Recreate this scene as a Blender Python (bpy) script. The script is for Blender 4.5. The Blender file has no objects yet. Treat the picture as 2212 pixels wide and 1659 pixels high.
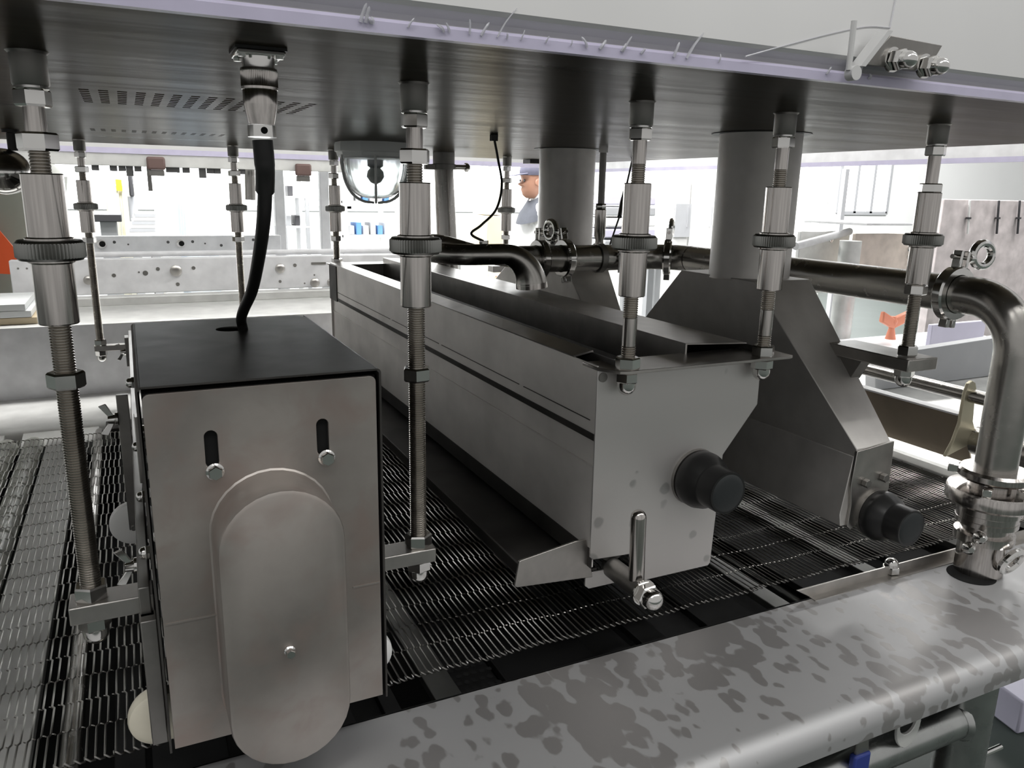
import bpy, bmesh, math, random
import numpy as np
from mathutils import Vector, Matrix
from mathutils.geometry import tessellate_polygon
random.seed(7)
PI = math.pi
scene = bpy.context.scene
COL = scene.collection

# ------------------------------------------------------------------ camera
IMG_W, IMG_H = 2212.0, 1659.0
PP = np.array([1106.0, 829.5])
VPX = np.array([4700.0, 485.0])      # vanishing point of the belt's travel (X)
VPY = np.array([265.0, 397.0])       # vanishing point across the belt (Y)
FPX = float(np.sqrt(-np.dot(VPX - PP, VPY - PP)))
def _dir(v):
    r = np.array([v[0] - PP[0], -(v[1] - PP[1]), -FPX]); return r / np.linalg.norm(r)
_x, _y = _dir(VPX), _dir(VPY)
CM = np.array([_x, _y, np.cross(_x, _y)])
ZC = 1.40                             # camera height above the floor; all z below are relative to it
cam_d = bpy.data.cameras.new('camera'); cam = bpy.data.objects.new('camera', cam_d); COL.objects.link(cam)
m4 = Matrix([[*CM[0], 0], [*CM[1], 0], [*CM[2], ZC], [0, 0, 0, 1]])
cam.matrix_world = m4
cam_d.sensor_width = 36; cam_d.lens = FPX / IMG_W * 36; cam_d.clip_start = 0.01; cam_d.clip_end = 200
scene.camera = cam
def ray(px, py):
    return CM @ (np.array([px - PP[0], -(py - PP[1]), -FPX]) / FPX)
def on_y(px, py, Y): r = ray(px, py); return r * (Y / r[1])
def on_x(px, py, X): r = ray(px, py); return r * (X / r[0])
def on_z(px, py, Z): r = ray(px, py); return r * (Z / r[2])

# ------------------------------------------------------------------ light
world = bpy.data.worlds.new('world'); scene.world = world; world.use_nodes = True
bg = world.node_tree.nodes['Background']; bg.inputs[0].default_value = (0.985, 0.98, 0.965, 1); bg.inputs[1].default_value = 0.48
scene.view_settings.view_transform = 'Standard'; scene.view_settings.look = 'None'
scene.view_settings.gamma = 1; scene.view_settings.use_curve_mapping = False
scene.view_settings.exposure = 0.0
def area(name, loc, sx, sy, power, rot=(0, 0, 0), col=(1, 1, 1)):
    d = bpy.data.lights.new(name, 'AREA'); d.shape = 'RECTANGLE'; d.size = sx; d.size_y = sy; d.energy = power; d.color = col
    o = bpy.data.objects.new(name, d); COL.objects.link(o); o.location = (loc[0], loc[1], loc[2] + ZC); o.rotation_euler = rot
    return o
# unseen area lights added above the far hall to brighten the background
for i, (lx, ly) in enumerate(((0.5, 4.6), (4.5, 4.6), (0.5, 7.0), (5.5, 7.0), (9.8, 6.8), (-0.4, 3.35))):
    area('hall_fill_light', (lx, ly, 3.6), 3.6, 0.8, 480 if ly > 4 else 300, col=(1, 0.99, 0.97))
area('hall_fill_light', (5.2, 1.6, 3.6), 3.0, 0.8, 260, col=(1, 0.99, 0.97))  # one more added fill light, on the right

# unseen area lights added over the front aisle to brighten hood and deck
for lx in (-1.6, 1.6, 4.6):
    area('front_fill_light', (lx, -1.3, 3.3), 2.4, 0.5, 48, col=(1, 0.99, 0.97))

# ------------------------------------------------------------------ materials
MAT = {}
def new_mat(name):
    m = bpy.data.materials.new(name); m.use_nodes = True; MAT[name] = m
    nt = m.node_tree; return m, nt, nt.nodes['Principled BSDF']
def rgb(c): return (c[0], c[1], c[2], 1) if not isinstance(c, (int, float)) else (c, c, c, 1)
def metal(name, col, rough, grain=(1, 1, 1), gs=60, var=0.12, rvar=0.1, blot=0.0, blot_s=7, metallic=1.0, bump=0.0, bd=0.002, tint=1.0, warm=None):
    """steel: streaky grain in roughness and tone, soft blotches of wear"""
    m, nt, p = new_mat(name); N, L = nt.nodes, nt.links
    tc = N.new('ShaderNodeTexCoord'); mp = N.new('ShaderNodeMapping'); mp.inputs['Scale'].default_value = grain
    L.new(tc.outputs['Object'], mp.inputs[0])
    n1 = N.new('ShaderNodeTexNoise'); n1.inputs['Scale'].default_value = gs; n1.inputs['Detail'].default_value = 3; L.new(mp.outputs[0], n1.inputs[0])
    n2 = N.new('ShaderNodeTexNoise'); n2.inputs['Scale'].default_value = blot_s; n2.inputs['Detail'].default_value = 5; L.new(tc.outputs['Object'], n2.inputs[0])
    mr = N.new('ShaderNodeMapRange'); L.new(n1.outputs[0], mr.inputs[0]); mr.inputs[3].default_value = max(0.03, rough - rvar); mr.inputs[4].default_value = rough + rvar
    L.new(mr.outputs[0], p.inputs['Roughness'])
    mc = N.new('ShaderNodeMapRange'); L.new(n1.outputs[0], mc.inputs[0]); mc.inputs[1].default_value = 0.3; mc.inputs[2].default_value = 0.7
    mc.inputs[3].default_value = 1 - var; mc.inputs[4].default_value = 1 + var * 0.4
    mb = N.new('ShaderNodeMapRange'); L.new(n2.outputs[0], mb.inputs[0]); mb.inputs[1].default_value = 0.4; mb.inputs[2].default_value = 0.65
    mb.inputs[3].default_value = 1.0; mb.inputs[4].default_value = 1 - blot
    mu = N.new('ShaderNodeMath'); mu.operation = 'MULTIPLY'; L.new(mc.outputs[0], mu.inputs[0]); L.new(mb.outputs[0], mu.inputs[1])
    vm = N.new('ShaderNodeVectorMath'); vm.operation = 'SCALE'; vm.inputs[0].default_value = rgb(col)[:3]; L.new(mu.outputs[0], vm.inputs['Scale'])
    out = vm.outputs[0]
    if warm:        # brownish handling and heat marks
        n3 = N.new('ShaderNodeTexNoise'); n3.inputs['Scale'].default_value = blot_s * 1.7; n3.inputs['Detail'].default_value = 4; n3.inputs['Distortion'].default_value = 0.6; L.new(tc.outputs['Object'], n3.inputs[0])
        m3 = N.new('ShaderNodeMapRange'); L.new(n3.outputs[0], m3.inputs[0]); m3.inputs[1].default_value = 0.48; m3.inputs[2].default_value = 0.72; m3.inputs[4].default_value = 0.8
        mx = N.new('ShaderNodeMix'); mx.data_type = 'RGBA'; L.new(m3.outputs[0], mx.inputs['Factor']); L.new(out, mx.inputs['A']); mx.inputs['B'].default_value = rgb(warm); out = mx.outputs['Result']
    L.new(out, p.inputs['Base Color']); p.inputs['Metallic'].default_value = metallic; p.inputs['Specular Tint'].default_value = rgb(tint)
    if bump:
        b = N.new('ShaderNodeBump'); b.inputs['Strength'].default_value = bump; b.inputs['Distance'].default_value = bd; L.new(n1.outputs[0], b.inputs['Height']); L.new(b.outputs[0], p.inputs['Normal'])
    return m
def plain(name, col, rough=0.5, metallic=0.0, var=0.08, scale=12, spec=0.5, trans=0.0, ior=1.45, alpha=1.0):
    m, nt, p = new_mat(name); N, L = nt.nodes, nt.links
    tc = N.new('ShaderNodeTexCoord'); n1 = N.new('ShaderNodeTexNoise'); n1.inputs['Scale'].default_value = scale; n1.inputs['Detail'].default_value = 4
    L.new(tc.outputs['Object'], n1.inputs[0])
    mc = N.new('ShaderNodeMapRange'); L.new(n1.outputs[0], mc.inputs[0]); mc.inputs[3].default_value = 1 - var; mc.inputs[4].default_value = 1 + var
    vm = N.new('ShaderNodeVectorMath'); vm.operation = 'SCALE'; vm.inputs[0].default_value = rgb(col)[:3]; L.new(mc.outputs[0], vm.inputs['Scale'])
    L.new(vm.outputs[0], p.inputs['Base Color'])
    p.inputs['Roughness'].default_value = rough; p.inputs['Metallic'].default_value = metallic
    p.inputs['Specular IOR Level'].default_value = spec; p.inputs['Transmission Weight'].default_value = trans; p.inputs['IOR'].default_value = ior
    p.inputs['Alpha'].default_value = alpha
    return m
def emit(name, col, s):
    m, nt, p = new_mat(name); p.inputs['Base Color'].default_value = rgb(0.8); p.inputs['Emission Color'].default_value = rgb(col); p.inputs['Emission Strength'].default_value = s
    return m
def stained(name, dry, wet, rough_dry, rough_wet, scale, thr, metallic=0.75, stretch=(1, 1, 1), puddle=None):
    """sheet steel with dried water marks: soft-edged islands from warped cells and noise"""
    m, nt, p = new_mat(name); N, L = nt.nodes, nt.links
    tc = N.new('ShaderNodeTexCoord'); mp = N.new('ShaderNodeMapping'); mp.inputs['Scale'].default_value = stretch; L.new(tc.outputs['Object'], mp.inputs[0])
    w = N.new('ShaderNodeTexNoise'); w.inputs['Scale'].default_value = scale * 2.6; w.inputs['Detail'].default_value = 2; L.new(mp.outputs[0], w.inputs[0])
    ad = N.new('ShaderNodeVectorMath'); ad.operation = 'MULTIPLY_ADD'; L.new(w.outputs['Color'], ad.inputs[0]); ad.inputs[1].default_value = (0.012,) * 3; L.new(mp.outputs[0], ad.inputs[2])
    v = N.new('ShaderNodeTexVoronoi'); v.feature = 'SMOOTH_F1'; v.inputs['Scale'].default_value = scale * 2.2; v.inputs['Smoothness'].default_value = 0.35; L.new(ad.outputs[0], v.inputs['Vector'])
    n = N.new('ShaderNodeTexNoise'); n.inputs['Scale'].default_value = scale * 0.28; n.inputs['Detail'].default_value = 2; L.new(mp.outputs[0], n.inputs[0])
    s = N.new('ShaderNodeMath'); s.operation = 'MULTIPLY_ADD'; L.new(n.outputs[0], s.inputs[0]); s.inputs[1].default_value = -1.9; L.new(v.outputs['Distance'], s.inputs[2])
    if puddle:      # marks crowd round the place where the water stood: (x, y, stretch x, stretch y, weight)
        pm = N.new('ShaderNodeMapping'); pm.inputs['Location'].default_value = (-puddle[0] * puddle[2], -puddle[1] * puddle[3], 0); pm.inputs['Scale'].default_value = (puddle[2], puddle[3], 0); L.new(tc.outputs['Object'], pm.inputs[0])
        ln = N.new('ShaderNodeVectorMath'); ln.operation = 'LENGTH'; L.new(pm.outputs[0], ln.inputs[0])
        s2 = N.new('ShaderNodeMath'); s2.operation = 'MULTIPLY_ADD'; L.new(ln.outputs['Value'], s2.inputs[0]); s2.inputs[1].default_value = puddle[4]; L.new(s.outputs[0], s2.inputs[2]); s = s2
    mr = N.new('ShaderNodeMapRange'); L.new(s.outputs[0], mr.inputs[0]); mr.inputs[1].default_value = thr - 0.035; mr.inputs[2].default_value = thr + 0.035; mr.inputs[3].default_value = 1; mr.inputs[4].default_value = 0
    mx = N.new('ShaderNodeMix'); mx.data_type = 'RGBA'; L.new(mr.outputs[0], mx.inputs['Factor']); mx.inputs['A'].default_value = rgb(dry); mx.inputs['B'].default_value = rgb(wet)
    L.new(mx.outputs['Result'], p.inputs['Base Color'])
    rr = N.new('ShaderNodeMapRange'); L.new(mr.outputs[0], rr.inputs[0]); rr.inputs[3].default_value = rough_dry; rr.inputs[4].default_value = rough_wet; L.new(rr.outputs[0], p.inputs['Roughness'])
    p.inputs['Metallic'].default_value = metallic
    return m

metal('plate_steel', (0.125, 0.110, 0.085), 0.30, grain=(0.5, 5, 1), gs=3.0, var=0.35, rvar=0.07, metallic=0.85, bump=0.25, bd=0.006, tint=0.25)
metal('hood_panel', (0.66, 0.66, 0.655), 0.42, grain=(1, 1, 1), gs=4, var=0.05, metallic=0.2, rvar=0.03)
plain('lilac_film', (0.56, 0.53, 0.68), 0.3, var=0.12, scale=30)
plain('clear_film', (0.72, 0.72, 0.76), 0.2, alpha=0.55, spec=0.7)
metal('satin_steel', (0.50, 0.48, 0.455), 0.36, grain=(1, 1, 1), gs=40, blot=0.18, blot_s=14, rvar=0.06)
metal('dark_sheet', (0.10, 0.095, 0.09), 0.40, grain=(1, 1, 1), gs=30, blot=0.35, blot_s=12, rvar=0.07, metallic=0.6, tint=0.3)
metal('box_steel', (0.46, 0.425, 0.395), 0.45, grain=(1, 1, 1), gs=22, blot=0.38, blot_s=11, rvar=0.06, metallic=0.75, warm=(0.36, 0.29, 0.26))
metal('trough_steel', (0.74, 0.71, 0.68), 0.48, metallic=0.35, grain=(6, 0.5, 1), gs=14, blot=0.15, blot_s=9, rvar=0.05)
metal('turned_steel', (0.56, 0.53, 0.505), 0.17, grain=(30, 30, 1), gs=14, var=0.25, rvar=0.07)
metal('chrome', (0.72, 0.71, 0.69), 0.12, gs=30, var=0.04, rvar=0.04)
metal('thread_steel', (0.46, 0.43, 0.39), 0.26, gs=50, var=0.15, rvar=0.08)
metal('knurl_steel', (0.33, 0.33, 0.315), 0.33, gs=50, var=0.1, rvar=0.05)
metal('boss_steel', (0.30, 0.29, 0.275), 0.45, gs=50, blot=0.2, rvar=0.06)
metal('duct_steel', (0.60, 0.58, 0.555), 0.46, metallic=0.7, gs=20, blot=0.14, blot_s=9, rvar=0.05)
metal('pipe_steel', (0.46, 0.445, 0.42), 0.26, grain=(1, 1, 1), gs=60, var=0.06, rvar=0.05)
metal('wire_steel', (0.33, 0.32, 0.30), 0.36, gs=80, var=0.1)
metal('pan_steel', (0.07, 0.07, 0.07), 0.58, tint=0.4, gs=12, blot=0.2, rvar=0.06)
metal('slat_steel_dim', (0.30, 0.30, 0.29), 0.45, gs=15, blot=0.15, rvar=0.05)  # slat steel darkened in colour so the middle slats look dimly lit
metal('slat_steel', (0.62, 0.62, 0.60), 0.45, metallic=0.4, gs=15, blot=0.15, rvar=0.05)  # lightened in colour to stand for light from the left
metal('frame_steel', (0.76, 0.76, 0.74), 0.40, gs=20, blot=0.10, rvar=0.06, metallic=0.3)
metal('white_frame', (0.82, 0.82, 0.835), 0.45, gs=20, blot=0.06, rvar=0.06, metallic=0.05)
metal('tube_frame', (0.52, 0.53, 0.52), 0.28, gs=30, blot=0.08, rvar=0.05)
metal('dull_plate', (0.66, 0.56, 0.44), 0.5, gs=14, blot=0.3, rvar=0.05, metallic=0.7)
metal('glare_panel', (0.80, 0.70, 0.62), 0.4, gs=6, blot=0.3, blot_s=9, rvar=0.05, metallic=0.2)
metal('brass_tint', (0.55, 0.51, 0.38), 0.4, gs=14, blot=0.2, rvar=0.05, metallic=0.8)
stained('deck_steel', (0.50, 0.50, 0.505), (0.37, 0.36, 0.355), 0.58, 0.48, 24, -0.33, metallic=0.75, stretch=(1.0, 0.62, 1), puddle=(-0.15, 0.05, 1.5, 4.2, 0.45))
stained('end_plate_steel', (0.62, 0.60, 0.585), (0.44, 0.43, 0.42), 0.44, 0.38, 13, -0.84, metallic=0.75)
plain('black_plastic', 0.012, 0.32, var=0.1)
plain('black_cap', (0.016, 0.019, 0.020), 0.5, var=0.1)
plain('black_rubber', 0.014, 0.45, var=0.1)
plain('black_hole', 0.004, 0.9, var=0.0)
plain('white_nylon', (0.90, 0.90, 0.88), 0.35, var=0.06)
plain('aged_nylon', (0.72, 0.68, 0.56), 0.4, var=0.14, scale=30)
plain('pvc_roller', (0.86, 0.87, 0.80), 0.35, var=0.08)
plain('lamp_grey', (0.78, 0.80, 0.79), 0.45, var=0.06)
plain('glass', (0.80, 0.83, 0.83), 0.09, trans=1.0, ior=1.48, var=0)
plain('blue_grip', (0.03, 0.05, 0.25), 0.4)
plain('ink', 0.08, 0.6, var=0.1)
plain('olive_body', (0.26, 0.26, 0.22), 0.5)
plain('orange_paint', (0.75, 0.10, 0.02), 0.45)
plain('brown_plastic', (0.15, 0.095, 0.085), 0.5)
plain('white_paint', (0.80, 0.80, 0.79), 0.5)
plain('cream_paint', (0.72, 0.70, 0.58), 0.55)
plain('grey_paint', (0.42, 0.43, 0.45), 0.5)
plain('dark_paint', (0.05, 0.05, 0.055), 0.5)
plain('blue_paint', (0.10, 0.25, 0.60), 0.5)
plain('yellow_paint', (0.80, 0.68, 0.05), 0.5)
plain('red_paint', (0.62, 0.06, 0.08), 0.5)
plain('orange_film', (0.82, 0.30, 0.18), 0.4)
plain('carton', (0.62, 0.52, 0.36), 0.7)
plain('lilac_panel', (0.62, 0.60, 0.74), 0.4)
plain('pale_blue', (0.62, 0.70, 0.78), 0.4)
plain('paper', (0.82, 0.84, 0.84), 0.7, var=0.03)
plain('mottled_wrap', (0.55, 0.50, 0.50), 0.5, var=0.5, scale=14)
plain('wall_paint', (0.86, 0.87, 0.87), 0.7, var=0.03, scale=2)
plain('floor_green', (0.040, 0.052, 0.046), 0.45, var=0.25, scale=3)
plain('skin', (0.42, 0.22, 0.15), 0.5, var=0.05)
plain('dark_cloth', (0.07, 0.075, 0.09), 0.9, var=0.15, scale=40)
plain('white_cloth', (0.80, 0.80, 0.80), 0.9, var=0.04)
plain('cap_cloth', (0.10, 0.10, 0.14), 0.9, var=0.15, scale=40)
emit('daylight_glass', (0.95, 0.98, 1.0), 6.0)

# ------------------------------------------------------------------ geometry helpers (z given relative to the camera height)
class G:
    def __init__(s): s.v = []; s.f = []
    def add(s, vs, fs):
        o = len(s.v); s.v += [tuple(float(c) for c in v) for v in vs]; s.f += [tuple(i + o for i in f) for f in fs]; return s
    def box(s, x0, x1, y0, y1, z0, z1):
        return s.hexa([(x0, y0, z0), (x1, y0, z0), (x1, y1, z0), (x0, y1, z0), (x0, y0, z1), (x1, y0, z1), (x1, y1, z1), (x0, y1, z1)])
    def hexa(s, p):
        return s.add(p, [(3, 2, 1, 0), (4, 5, 6, 7), (0, 1, 5, 4), (1, 2, 6, 5), (2, 3, 7, 6), (3, 0, 4, 7)])
    def obox(s, c, ax, ay, az):
        c, ax, ay, az = (np.array(q, float) for q in (c, ax, ay, az))
        return s.hexa([c - ax - ay - az, c + ax - ay - az, c + ax + ay - az, c - ax + ay - az, c - ax - ay + az, c + ax - ay + az, c + ax + ay + az, c - ax + ay + az])
    def loop_bridge(s, loops, closed=True, cap0=True, cap1=True):
        n = len(loops[0]); vs = [p for l in loops for p in l]; fs = []
        for k in range(len(loops) - 1):
            for i in range(n if closed else n - 1):
                j = (i + 1) % n; fs.append((k * n + i, k * n + j, (k + 1) * n + j, (k + 1) * n + i))
        if cap0: fs.append(tuple(range(n - 1, -1, -1)))
        if cap1: b = (len(loops) - 1) * n; fs.append(tuple(range(b, b + n)))
        return s.add(vs, fs)
    def prism(s, poly, axis, a, b):
        """2D polygon extruded along an axis: 'y' -> poly (x,z); 'x' -> (y,z); 'z' -> (x,y)"""
        def P(q, t): return {'y': (q[0], t, q[1]), 'x': (t, q[0], q[1]), 'z': (q[0], q[1], t)}[axis]
        return s.loop_bridge([[P(q, a) for q in poly], [P(q, b) for q in poly]])
    def lathe(s, o, d, prof, n=24, cap=True, phase=0.0, up=None):
        o = np.array(o, float); d = np.array(d, float); d /= np.linalg.norm(d)
        h = np.array([0, 0, 1.0]) if abs(d[2]) < 0.9 else np.array([1.0, 0, 0])
        if up is not None: h = np.array(up, float)
        u = np.cross(h, d); u /= np.linalg.norm(u); w = np.cross(d, u)
        loops = [[o + d * t + (u * math.cos(phase + 2 * PI * i / n) + w * math.sin(phase + 2 * PI * i / n)) * r for i in range(n)] for t, r in prof]
        return s.loop_bridge(loops, True, cap, cap)
    def cyl(s, a, b, r, n=20, r2=None):
        a = np.array(a, float); b = np.array(b, float); L = np.linalg.norm(b - a)
        return s.lathe(a, b - a, [(0, r), (L, r if r2 is None else r2)], n)
    def hexnut(s, o, d, h, r, phase=0.3):
        return s.lathe(o, d, [(0, r * 0.90), (h * 0.12, r), (h * 0.88, r), (h, r * 0.90)], 6, True, phase)
    def acorn(s, o, d, h, r, phase=0.3):
        """hex base and domed cap; o is the hex seat"""
        s.hexnut(o, d, h * 0.45, r, phase); rr = r * 0.82; hh = h * 0.55
        prof = [(h * 0.43, rr), (h * 0.45 + hh * 0.3, rr)] + [(h * 0.45 + hh * 0.3 + hh * 0.7 * math.sin(a), rr * math.cos(a)) for a in (0.35, 0.7, 1.0, 1.25, 1.45)]
        return s.lathe(o, d, prof, 20)
    def thread(s, o, d, L, r, pitch=0.0024, n=18):
        k = max(2, int(L / pitch)); prof = []
        for i in range(k):
            prof += [(L * i / k, r * 0.88), (L * (i + 0.38) / k, r), (L * (i + 0.62) / k, r)]
        prof.append((L, r * 0.88)); return s.lathe(o, d, prof, n)
    def gear(s, o, d, h, r, teeth=64, depth=0.0018, er=0.9):
        n = teeth * 2
        o = np.array(o, float); d = np.array(d, float); d /= np.linalg.norm(d)
        q = np.array([1.0, 0, 0]) if abs(d[0]) < 0.9 else np.array([0, 1.0, 0])
        u = np.cross(d, q); u /= np.linalg.norm(u); w = np.cross(d, u)
        def ring(t, rr, dep): return [o + d * t + (u * math.cos(2 * PI * i / n) + w * math.sin(2 * PI * i / n)) * (rr - (dep if i % 2 else 0)) for i in range(n)]
        return s.loop_bridge([ring(0, r * er, 0), ring(h * 0.12, r * (er * 0.4 + 0.6), 0), ring(h * 0.16, r, depth), ring(h * 0.84, r, depth), ring(h * 0.88, r * (er * 0.4 + 0.6), 0), ring(h, r * er, 0)])
    def tube(s, pts, r, n=14, cap=True):
        pts = [np.array(p, float) for p in pts]; loops = []; u = None
        for i, p in enumerate(pts):
            t = pts[min(i + 1, len(pts) - 1)] - pts[max(i - 1, 0)]; t /= np.linalg.norm(t)
            if u is None:
                h = np.array([0, 0, 1.0]) if abs(t[2]) < 0.9 else np.array([1.0, 0, 0]); u = np.cross(h, t)
            u = u - t * np.dot(u, t); u /= np.linalg.norm(u); w = np.cross(t, u)
            rr = r[i] if isinstance(r, (list, tuple)) else r
            loops.append([p + (u * math.cos(2 * PI * k / n) + w * math.sin(2 * PI * k / n)) * rr for k in range(n)])
        return s.loop_bridge(loops, True, cap, cap)
    def plate(s, outer, holes, axis, a, b):
        """flat plate with real holes, 2D loops extruded along axis"""
        def P(q, t): return {'y': (q[0], t, q[1]), 'x': (t, q[0], q[1]), 'z': (q[0], q[1], t)}[axis]
        loops = [outer] + holes; flat = [p for l in loops for p in l]; n = len(flat)
        tris = tessellate_polygon([[Vector((p[0], p[1], 0)) for p in l] for l in loops])
        vs = [P(p, a) for p in flat] + [P(p, b) for p in flat]; fs = [tuple(t) for t in tris] + [tuple(i + n for i in reversed(t)) for t in tris]; k = 0
        for l in loops:
            c = len(l)
            for i in range(c): j = (i + 1) % c; fs.append((k + i, k + j, k + j + n, k + i + n))
            k += c
        return s.add(vs, fs)
    def mesh(s, name, mat, smooth=True, angle=35):
        vs = np.array(s.v, float); c = (vs.min(0) + vs.max(0)) / 2
        me = bpy.data.meshes.new(name); me.from_pydata([tuple(v - c) for v in vs], [], s.f); me.validate()
        bm = bmesh.new(); bm.from_mesh(me); bmesh.ops.recalc_face_normals(bm, faces=bm.faces); bm.to_mesh(me); bm.free()
        me.materials.append(MAT[mat])
        if smooth: me.shade_smooth(); me.set_sharp_from_angle(angle=math.radians(angle))
        return me, c
    def build(s, name, mat, parent=None, smooth=True, bevel=0.0, angle=35, label=None):
        me, c = s.mesh(name, mat, smooth, angle)
        o = bpy.data.objects.new(name, me); COL.objects.link(o); loc = Vector((c[0], c[1], c[2] + ZC)); o['_w'] = tuple(loc)
        if parent: o.parent = parent; o.location = loc - Vector(parent['_w'])
        else: o.location = loc
        if bevel:
            b = o.modifiers.new('bevel', 'BEVEL'); b.width = bevel; b.segments = 2; b.limit_method = 'ANGLE'; b.angle_limit = math.radians(40)
        if label: o['label'] = label
        return o
def thing(name, label, cat, loc, group=None):
    o = bpy.data.objects.new(name, None); COL.objects.link(o); o.empty_display_size = 0.05
    w = (float(loc[0]), float(loc[1]), float(loc[2]) + ZC); o.location = w; o['_w'] = w; o['label'] = label; o['category'] = cat
    if group: o['group'] = group
    return o
def tag(o, label, cat, group=None):
    o['label'] = label; o['category'] = cat
    if group: o['group'] = group
    return o
def struct(o): o['kind'] = 'structure'; return o
def circ(cx, cy, r, n=16, a0=0, a1=2 * PI): return [(cx + r * math.cos(a0 + (a1 - a0) * i / n), cy + r * math.sin(a0 + (a1 - a0) * i / n)) for i in range(n)]
def obround(cx, z0, z1, r, n=10):
    """vertical slot outline: bottom centre z0, top centre z1"""
    return [(cx + r * math.cos(PI * i / n), z1 + r * math.sin(PI * i / n)) for i in range(n + 1)] + [(cx + r * math.cos(PI + PI * i / n), z0 + r * math.sin(PI + PI * i / n)) for i in range(n + 1)]
def spline(pts, k=8):
    pts = [np.array(p, float) for p in pts]; P = [2 * pts[0] - pts[1]] + pts + [2 * pts[-1] - pts[-2]]; out = []
    for i in range(1, len(P) - 2):
        for j in range(k):
            t = j / k; a, b, c, d = P[i - 1], P[i], P[i + 1], P[i + 2]
            out.append(0.5 * (2 * b + (c - a) * t + (2 * a - 5 * b + 4 * c - d) * t * t + (3 * b - a - 3 * c + d) * t ** 3))
    return out + [pts[-1]]
def arc3(c, u, v, r, a0, a1, k=10):
    c, u, v = (np.array(q, float) for q in (c, u, v)); return [c + r * (u * math.cos(a0 + (a1 - a0) * i / k) + v * math.sin(a0 + (a1 - a0) * i / k)) for i in range(k + 1)]

# ================================================================== SETTING
FLOOR = -ZC
struct(G().box(-14, 18, -6, 14, FLOOR - 0.05, FLOOR).build('floor', 'floor_green', smooth=False))
WY = 10.0
wins = [(-1.4, 0.6), (1.2, 3.2), (3.8, 5.8), (11.0, 12.2)]
holes = [[(a, -0.25), (b, -0.25), (b, 2.6), (a, 2.6)] for a, b in wins]
struct(G().plate([(-14, FLOOR), (18, FLOOR), (18, 4.5), (-14, 4.5)], holes, 'y', WY, WY + 0.2).build('wall_back', 'wall_paint', smooth=False))
for i, (a, b) in enumerate(wins):
    w = thing('window_%d' % (i + 1), '', '', ((a + b) / 2, WY, -0.25)); del w['label']; del w['category']; struct(w)
    g = G()
    for xx in np.linspace(a, b, 4): g.box(xx - 0.03, xx + 0.03, WY - 0.02, WY + 0.05, -0.25, 2.6)
    for zz in (-0.25, 0.9, 2.6): g.box(a, b, WY - 0.02, WY + 0.05, zz - 0.03, zz + 0.03)
    g.build('window_frame', 'grey_paint', w, smooth=False)
    xs = np.linspace(a, b, 4)
    for k in range(3):
        for z0, z1 in ((-0.22, 0.87), (0.93, 2.57)):
            G().box(xs[k] + 0.03, xs[k + 1] - 0.03, WY + 0.06, WY + 0.07, z0, z1).build('pane', 'daylight_glass', w, smooth=False)

# ================================================================== MACHINE HOOD (overhead plate, skirt, film, vents)
PZ = 0.10
HF, HB, HL, HR = 0.540, 2.335, -0.95, 1.445
hood = thing('machine_hood', 'grey steel machine hood with dark underside plate above the hanging rods', 'hood', (0.3, 1.4, PZ))
def slit_rects(x0, n, pitch, y0, y1, w, rows, tilt=0):
    out = []
    for i in range(n):
        a = x0 + i * pitch; col = []
        for k in range(rows):
            yc = y0 + (y1 - y0) * (k + 0.5) / rows
            col.append((a - w / 2, a + w / 2, yc - (y1 - y0) / rows * 0.27, yc + (y1 - y0) / rows * 0.27))
        out.append(col)
    return out
vent_cols = slit_rects(-0.030, 14, 0.0192, 1.02, 1.19, 0.010, 8) + slit_rects(-0.043, 14, 0.0180, 1.735, 1.815, 0.008, 6)
hl = [[(a, c), (b, c), (b, d), (a, d)] for col in vent_cols for a, b, c, d in col]
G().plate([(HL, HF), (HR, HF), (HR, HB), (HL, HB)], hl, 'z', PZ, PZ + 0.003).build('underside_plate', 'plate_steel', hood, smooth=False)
for a, b, c, d in ((-0.06, 0.25, 1.0, 1.21), (-0.07, 0.21, 1.72, 1.83)):
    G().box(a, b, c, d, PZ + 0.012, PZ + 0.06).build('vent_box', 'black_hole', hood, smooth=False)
# front skirt: short step back above the edge bead, then the big panel
sk = [(HF + 0.004, PZ), (HF + 0.004, PZ + 0.010), (HF + 0.002, PZ + 0.013), (HF - 0.004, PZ + 0.0175), (HF - 0.006, PZ + 0.0205), (HF + 0.10, PZ + 0.60), (HF + 0.104, PZ + 0.60), (HF - 0.001, PZ + 0.025), (HF + 0.009, PZ + 0.014), (HF + 0.009, PZ)]
G().prism(sk, 'x', HL, HR).build('front_panel', 'hood_panel', hood, angle=12)
G().prism([(HF - 0.004, PZ - 0.0012), (HF + 0.004, PZ - 0.0012), (HF + 0.004, PZ + 0.006), (HF - 0.001, PZ + 0.0085), (HF - 0.004, PZ + 0.006)], 'x', HL, HR).build('edge_bead', 'lilac_film', hood, smooth=False)
G().prism([(HR, HF), (HR + 0.004, HF), (HR + 0.004, HB), (HR, HB)], 'z', PZ, PZ + 0.60).build('end_panel', 'hood_panel', hood, smooth=False)
G().prism([(HL, HB), (HR, HB), (HR, HB + 0.004), (HL, HB + 0.004)], 'z', PZ, PZ + 0.60).build('rear_panel', 'hood_panel', hood, smooth=False)
G().box(HL, HR, HF + 0.10, HB, PZ + 0.60, PZ + 0.604).build('top_panel', 'hood_panel', hood, smooth=False)
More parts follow.
